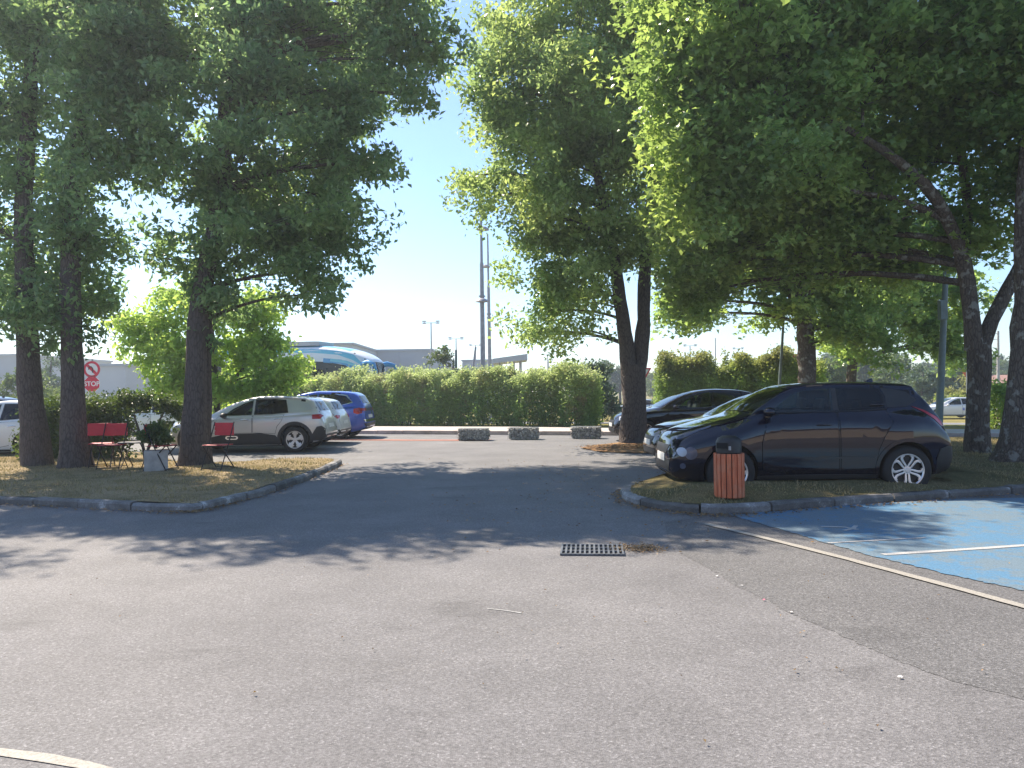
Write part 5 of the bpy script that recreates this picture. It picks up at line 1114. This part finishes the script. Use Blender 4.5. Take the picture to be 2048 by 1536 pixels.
q = G(318, 938, .15); copy_thing(ch, (q.x+.05, q.y, zI(q)), R(82), 'red folding chair turned side on right of the concrete planter')
q = G(425, 940, .15); copy_thing(ch, (q.x, q.y+.25, zI(q)), R(-12), 'red folding chair in front of the grey car, half behind the trunk')
q = G(255, 936, .15)
t = thing('bistro_table', 'small dark folding table between the red chairs', 'table', (q.x, q.y+.35, zI(q)))
m = MB(); m.lathe([(.0001, .70), (.33, .70), (.33, .72), (.32, .725), (.0001, .725)], n=28); m.build('tabletop', M['dark_metal'], t, sm=40); t.scale = (1, 1, .68)
for s in (-1, 1):
    m = MB(); m.tube([(s*.2, -.22, 0), (s*.2, .22, .7)], .012, 6); m.build('leg', M['dark_metal'], t); m = MB(); m.tube([(s*.18, .22, 0), (s*.18, -.22, .7)], .012, 6); m.build('leg', M['dark_metal'], t)
# concrete planter with its plant
q = G(301, 941, .15); t = thing('concrete_planter', 'square grey concrete planter standing between the red chairs', 'planter', (q.x, q.y+.22, zI(q)-.02), R(25))
m = MB(); w_ = .20; h = .39
m.box((0, -w_+.02, h/2), (2*w_, .04, h)); m.box((0, w_-.02, h/2), (2*w_, .04, h)); m.box((-w_+.021, 0, h/2), (.04, 2*w_-.082, h)); m.box((w_-.021, 0, h/2), (.04, 2*w_-.082, h)); m.build('box', M['concrete'], t, bevel=.006)
m = MB(); m.box((0, 0, h-.04), (2*w_-.09, 2*w_-.09, .02)); m.build('soil', M['bark'], t)
c = Vector((q.x, q.y+.22, zI(q)+.4))
tree('potted_shrub', 'dark leafy shrub growing in the concrete planter', tuple(c), [([c, c+Vector((-.05, 0, .3))], [.015, .006]), ([c, c+Vector((.1, 0, .25))], [.012, .006])],
     [(c+Vector((-.12, 0, .22)), (.22, .18, .14)), (c+Vector((.12, .02, .15)), (.2, .18, .12)), (c+Vector((0, 0, .36)), (.14, .12, .12))], 1500, .07, .045, 'leaf_dark', cat='shrub', per=20, sig=.06, tw_r=.005)
# ---- signs
def post(t, h, r=.03, mat='steel'): m = MB(); m.tube([(0, 0, -.1), (0, 0, h)], r, 10); m.build('post', M[mat], t, sm=50)
def disc(t, name, n, r, z, mat, y=-.035, rot=0, th=.004):
    m = MB(); pl = [(r*math.cos(rot+2*math.pi*k/n), r*math.sin(rot+2*math.pi*k/n)) for k in range(n)]
    vs = [(a, y, z+b_) for a, b_ in pl]+[(a, y+th, z+b_) for a, b_ in pl]
    m.add(vs, [tuple(range(n)), tuple(range(n, 2*n))[::-1]]+[(i, n+i, n+(i+1) % n, (i+1) % n) for i in range(n)]); return m.build(name, M[mat], t)
def lettering(txt, size, t, z, y, mat, x=0):
    cu = bpy.data.curves.new('lettering', 'FONT'); cu.body = txt; cu.size = size; cu.align_x = 'CENTER'; cu.align_y = 'CENTER'; cu.extrude = .002; cu.offset = size*.02
    o = bpy.data.objects.new('tmp', cu); COL.objects.link(o); dg = bpy.context.evaluated_depsgraph_get(); me = bpy.data.meshes.new_from_object(o.evaluated_get(dg)); bpy.data.objects.remove(o)
    me.materials.clear(); me.materials.append(M[mat]); me.name = 'lettering'; p = put(bpy.data.objects.new('lettering', me), t); p.rotation_euler = (R(90), 0, 0); p.location = (x, y, z); return p
D = 27; q = P(185, 768, D); zs = q.z
t = thing('stop_sign', 'red octagonal STOP sign under a round red ringed sign, peeping past the middle trunk', 'road sign', (q.x, D, 0)); post(t, zs+.9)
r8 = .315
disc(t, 'sign_border', 8, r8, zs, 'sign_white', y=-.040, rot=math.pi/8); o = disc(t, 'stop_plate', 8, r8*.93, zs, 'sign_red', y=-.046, rot=math.pi/8); lettering('STOP', .235, t, zs, -.049, 'sign_white')
P2 = P(175, 739, D).z
disc(t, 'no_turn_disc', 32, .30, P2, 'sign_red', y=-.040); disc(t, 'no_turn_disc', 32, .215, P2, 'sign_white', y=-.046)
m = MB(); cz = P2
m.add([(-.22, -.052, cz+.15), (-.15, -.052, cz+.22), (.22, -.052, cz-.15), (.15, -.052, cz-.22)], [(0, 3, 2, 1)]); m.build('slash', M['sign_red'], t)
m = MB(); m.tube([(.04, -.055, cz-.12), (.04, -.055, cz+.04), (-.02, -.055, cz+.10), (-.1, -.055, cz+.06), (-.1, -.055, cz-.01)], .018, 5); m.build('arrow', M['dark_metal'], t)
def yield_sign(x, ytop, ybot, D, face, inner, lab, back=False, pw=.03, yaw=0):
    zt = P(x, ytop, D).z; zb_ = P(x, ybot, D).z; qx = P(x, ytop, D).x; h = zt-zb_; s = h/1.5; z0 = gz(qx, D)
    t = thing('give_way_sign', lab, 'road sign', (qx, D, z0)); t.rotation_euler = (0, 0, yaw); post(t, zt-z0, pw)
    disc(t, 'sign_plate', 3, s, zb_+s-z0, face, rot=-math.pi/2, y=-.05, th=.006)
    if inner: disc(t, 'sign_face', 3, s*.62, zb_+s-z0, inner, rot=-math.pi/2, y=-.056)
    return t
yield_sign(1596, 708, 741, 33, 'sign_red', 'sign_pink', 'pink and white give way sign on a white post beside the maple trunk', yaw=R(25))
yield_sign(1290, 736, 759, 36, 'sign_red', 'sign_white', 'small red give way sign half hidden by the forked trunk', yaw=R(-20))
yield_sign(1933, 744, 757, 46, 'sign_orange', None, 'small orange triangular sign back on a thin post at the right', yaw=R(150))
q = P(1596, 760, 33)
q = P(1632, 742, 36); z0 = gz(q.x, 36); t = thing('white_board', 'narrow white board on a post right of the maple trunk', 'sign', (q.x, 36, z0)); post(t, 2.5-z0); m = MB(); m.box((0, -.06, q.z-z0), (.28, .02, .9)); m.build('panel', M['sign_white'], t)
# ---- lamp masts with dome shades
def dome(m, c, r):
    c = Vector(c); m.lathe([(r, 0), (r*.96, .05*r), (r*.85, .22*r), (r*.6, .42*r), (r*.3, .52*r), (.06, .56*r)], c, 24); m.lathe([(.06, -.03*r), (r*.4, -.12*r), (r*.8, -.05*r), (r, 0)], c, 24)
def mast(xt, yt, xb, D, r, lamps, lab):
    a = P(xb, 740, D); z0 = gz(a.x, D); tp_ = P(xt, yt, D); t = thing('lamp_mast', lab, 'lamp mast', (a.x, D, z0)); lean = (tp_.x-a.x)/(tp_.z-a.z)
    H = tp_.z-z0; m = MB(); m.tube([(lean*h, 0, h) for h in (-.1, H*.2, H*.5, H*.72, H*.73, H)], [r, r, r*.85, r*.75, r*.55, r*.4], 12); m.build('pole', M['mast'], t, sm=50)
    for x, y, rr_, side in lamps:
        z = P(x, y, D).z-z0; m = MB(); dome(m, (lean*z+side, -.15, z), rr_); m.tube([(lean*z, 0, z-.05), (lean*z+side, -.15, z+rr_*.3)], .05, 6); m.build('lamp_shade', M['mast'], t, sm=40)
    for zz in (.55, .57): 
        m = MB(); m.lathe([(r*.9, H*zz), (r*1.25, H*zz), (r*1.25, H*zz+.08), (r*.9, H*zz+.08)], (lean*H*zz, 0, 0), 12); m.build('collar', M['mast'], t, sm=30)
mast(961.5, 405, 966, 45, .16, [(962, 604, .40, 0), (966, 461, .38, .12)], 'tall grey lamp mast with two dome shades, the nearer and taller one')
mast(975.5, 470, 980, 60, .16, [(975, 535, .40, -.2)], 'slimmer lamp mast ending in a thin tip, right of the taller mast')
# ---- flood light poles: two armed head, copied
def flood(h=12):
    t = thing('floodlight_pole', 'x', 'floodlight pole', group='floodlight poles on the skyline'); m = MB(); m.tube([(0, 0, -.2), (0, 0, h)], [.16, .08], 8); m.tube([(-1.1, 0, h-.05), (1.1, 0, h-.05)], .05, 6); m.build('pole', M['mast'], t)
    for s in (-1, 1): m = MB(); m.box((s*.85, -.1, h+.16), (.5, .3, .14)); m.box((s*.85, -.1, h-.14), (.45, .3, .08)); m.tube([(s*.85, 0, h-.1), (s*.85, -.08, h+.2)], .04, 5); m.build('lamp_head', M['mast'], t)
    return t
fl = None
for x, yt, D, lab in [(862, 645, 95, 'tallest floodlight pole, at the right end of the grey warehouse'), (912, 677, 108, 'floodlight pole rising out of the small dense tree'), (951, 690, 130, 'floodlight pole just left of the lamp masts'), (1095, 709, 150, 'floodlight pole above the long hedge right of the lamp masts'), (1380, 691, 120, 'thin floodlight pole right of the forked trunk'), (1476, 697, 150, 'low floodlight pole above the sunlit hedge'), (1097, 720, 175, 'farthest and smallest floodlight pole above the long hedge')]:
    q = P(x, yt, D); z0 = gz(q.x, D)
    if fl is None: fl = flood(); o = fl; o['label'] = lab
    else: o = copy_thing(fl, (0, 0, 0), 0, lab)
    s = (q.z-z0)/12; o.location = (q.x, D, z0); o.scale = (1, 1, s)
def pole(x, yt, xb, D, r, mat, lab, name='pole', cat='pole', arm=None):
    a = P(xb, 760, D); z0 = gz(a.x, D); tp_ = P(x, yt, D); lean = (tp_.x-a.x)/(tp_.z-a.z); H = tp_.z-z0
    t = thing(name, lab, cat, (a.x, D, z0)); m = MB(); m.tube([(lean*h, 0, h) for h in (-.1, H*.5, H)], [r, r*.85, r*.6], 12); m.lathe([(r*1.6, 0), (r*1.6, .04), (r*1.1, .05)], n=12); m.build('shaft', M[mat], t, sm=50)
    if arm: arm(t, lean, H)
    return t
pole(911, 700, 911, 46, .12, 'polegreen', 'green grey post in front of the small dense tree')
pole(940, 694, 932, 46, .10, 'mast', 'leaning dark post left of the lamp masts')
pole(1430, 676, 1430, 90, .09, 'mast', 'hair thin pole on the skyline above the sunlit hedge')
pole(1564, 560, 1551, 26, .055, 'polegreen', 'thin leaning pole left of the maple trunk behind the dark car')
def arm(t, lean, H):
    m = MB(); m.tube([(lean*H, 0, H-.1), (lean*H-.5, -.2, H+.15), (lean*H-1.0, -.4, H+.2)], .04, 6); m.build('arm', M['polegreen'], t, sm=50)
    m = MB(); m.box((lean*H-1.2, -.48, H+.17), (.5, .2, .09), taper=.8); m.build('lamp_head', M['steel'], t)
    m = MB(); m.box((lean*3.9-.12, -.12, 3.9), (.22, .2, .62)); m.build('junction_box', M['polegreen'], t, bevel=.01)
pole(1888, 478, 1875, 24, .115, 'polegreen', 'sturdy green grey lamp post rising behind the rear of the big dark car', 'lamp_post', 'lamp post', arm)
def arm2(t, lean, H):
    m = MB()
    for z in (.97, .9): m.tube([(-1.2, 0, H*z-.1), (lean*H, 0, H*z)], .025, 5)
    m.build('bracket', M['mast'], t)
pole(1995, 662, 1995, 62, .13, 'concrete', 'pale utility pole in front of the tiled roof house', 'utility_pole', 'pole', arm2)
# ---- railing seen either side of the forked trunk
def rail(x0, x1, D, lab):
    a = P(x0, 800, D); b_ = P(x1, 800, D); z0 = gz(a.x, D); t = thing('railing', lab, 'railing', (a.x, D, z0)); L = b_.x-a.x; m = MB()
    for z in (.12, .95): m.tube([(0, 0, z), (L, 0, z)], .025, 6)
    m.build('rails', M['dark_metal'], t); n = int(L/.28); m = MB()
    for k in range(n+1): m.tube([(L*k/n, 0, .12), (L*k/n, 0, .95)], .012, 4)
    m.build('balusters', M['dark_metal'], t)
    for k in range(int(L/2)+2): m = MB(); x = min(L, k*2.0); m.tube([(x, 0, -.1), (x, 0, 1.02)], .035, 6); m.build('rail_post', M['dark_metal'], t)
rail(1205, 1322, 38, 'dark metal railing seen on both sides of the forked trunk')
# ------------------------------------------------------------------ buildings
def block(name, lab, x0, x1, ytop, D, depth, mat, rib=3.0, band_=None, extra=None):
    a = P(x0, ytop, D); b_ = P(x1, ytop, D); z0 = gz(a.x, D); L = b_.x-a.x; H = (a.z+b_.z)/2-z0; t = thing(name, lab, 'building', (a.x, D, z0))
    m = MB(); m.box((L/2, depth/2, H/2-.5), (L, depth, H+1)); n = int(L/rib)
    m.build('wall', M[mat], t)
    m = MB()
    for k in range(n+1): m.box((L*k/n, -.03, H/2), (.12, .06, H-.4))
    m.box((L/2, -.05, H*.52), (L, .1, .15)); m.build('cladding_ribs', M[mat], t)
    m = MB(); m.box((L/2, depth/2, H+.12), (L+.4, depth+.4, .25)); m.build('parapet', M['clad'], t); return t, L, H
block('warehouse', 'long grey clad warehouse on the skyline behind the hedge', 735, 863, 702, 100, 40, 'clad')
t, L, H = block('warehouse', 'taller pale flat roofed hall behind the coach', 480, 705, 691, 85, 30, 'clad2')
block('warehouse', 'pale grey wall of a shed behind the STOP sign', 150, 250, 733, 70, 20, 'clad2')
block('warehouse', 'grey shed roof behind the leftmost trunk at the edge', -300, 45, 714, 90, 20, 'clad')
block('warehouse', 'low pale block left of the canopy beyond the hedge', 925, 1000, 722, 120, 20, 'clad2')
a = P(985, 722, 80); b_ = P(1055, 716, 80); z0 = gz(a.x, 80); t = thing('station_canopy', 'flat canopy roof on slim columns above the hedge right of the lamp masts', 'canopy', (a.x, 80, z0)); L = b_.x-a.x
m = MB(); m.add([(0, 0, a.z-z0-.25), (L, 0, b_.z-z0-.2), (L, 6, b_.z-z0-.2), (0, 6, a.z-z0-.25), (0, 0, a.z-z0+.25), (L, 0, b_.z-z0+.45), (L, 6, b_.z-z0+.45), (0, 6, a.z-z0+.25)], [(3, 2, 1, 0), (4, 5, 6, 7), (0, 1, 5, 4), (1, 2, 6, 5), (2, 3, 7, 6), (3, 0, 4, 7)]); m.build('roof', M['clad'], t)
for k in (.2, .6, .8): m = MB(); m.tube([(L*k, 1, 0), (L*k, 1, a.z-z0)], .15, 8); m.build('column', M['mast'], t)
D = 85; a = P(1968, 752, D); b_ = P(2095, 752, D); z0 = gz(a.x, D); L = b_.x-a.x; He = P(2000, 766, D).z-z0; Hr = P(2000, 749, D).z-z0; t = thing('house', 'low house with a brown tiled roof between the two right trunks', 'house', (a.x, D, z0))
m = MB(); m.box((L/2, 4, He/2), (L, 8, He)); m.build('wall', M['render_wall'], t)
m = MB(); m.add([(-.4, -.5, He), (L+.4, -.5, He), (L+.4, 8.5, He), (-.4, 8.5, He), (.6, 4, Hr), (L-.6, 4, Hr)], [(0, 1, 5, 4), (2, 3, 4, 5), (1, 2, 5), (3, 0, 4), (3, 2, 1, 0)]); rf = m.build('roof', M['roof_tile'], t)
m = MB(); m.box((L*.35, 4.5, Hr+.3), (.7, .7, 1.2)); m.build('chimney', M['roof_tile'], rf)
for k in (.15, .4, .65): m = MB(); m.box((L*k, -.02, He*.5), (1.1, .06, 1.1)); m.build('window', M['glass'], t)
m = MB(); m.box((L*.5, -.06, He*.42), (.0, .0, .0)); 
q = P(1975, 780, 66); z0 = gz(q.x, 66); t = thing('garden_wall', 'low white wall in front of the tiled roof house', 'wall', (q.x, 66, z0)); m = MB(); m.box((6, 0, .5), (14, .25, 1.1)); m.build('wall_face', M['render_wall'], t); m = MB(); m.box((6, 0, 1.08), (14.1, .35, .08)); m.build('coping', M['concrete'], t)
# service building behind the photographer, seen mirrored in the dark car
t = thing('service_building', 'sunlit beige service building mirrored in the side of the dark crossover', 'building', (0, -16, 0))
m = MB(); m.box((4, -6, 2.2), (46, 12, 4.4)); m.build('wall', M['beige_wall'], t); m = MB(); m.box((4, -6, 4.55), (47.5, 13.4, .3)); m.build('roof', M['roof_tile'], t)
# stone or litter bits on the foreground asphalt
for (x, y, c) in ((1800, 1359, 'sign_white'), (1582, 1228, 'sign_white'), (1484, 1174, 'sign_white'), (1434, 1155, 'sign_white'), (1527, 1203, 'sign_pink')):
    q = G(x, y); m = MB(); m.add([Vector((random.uniform(.008, .016)*math.cos(a_), random.uniform(.006, .012)*math.sin(a_), .006+random.uniform(0, .006))) for a_ in (0, 1.1, 2.2, 3.3, 4.4, 5.4)]+[Vector((0, 0, .010))], [(i, (i+1) % 6, 6) for i in range(6)])
    o = m.build('paper_scrap', M[c]); o.location = (q.x, q.y, .006); tag(o, {1800: 'white scrap in the open asphalt at lower right, nearest the camera', 1582: 'white scrap on the asphalt seam, just above the lowest one', 1484: 'white scrap on the asphalt seam, second from its upper end', 1434: 'small white scrap at the upper end of the asphalt seam', 1527: 'pinkish scrap on the asphalt seam'}[x], 'litter scrap')

# ------------------------------------------------------------------ haze box: distance haze, plus scatter imitating lens veil
m, t, b = newmat('haze'); t.nodes.remove(b); pv = t.nodes.new('ShaderNodeVolumePrincipled'); pv.inputs['Color'].default_value = (.82, .90, 1, 1)
pv.inputs['Density'].default_value = .0013; pv.inputs['Anisotropy'].default_value = .45; t.links.new(pv.outputs[0], t.nodes['Material Output'].inputs['Volume'])
mb = MB(); mb.box((0, 60, 8), (420, 420, 20)); hz = mb.build('haze', m); tag(hz, 'thin pale haze box, distance haze plus an added lens veil', 'haze', kind='stuff')
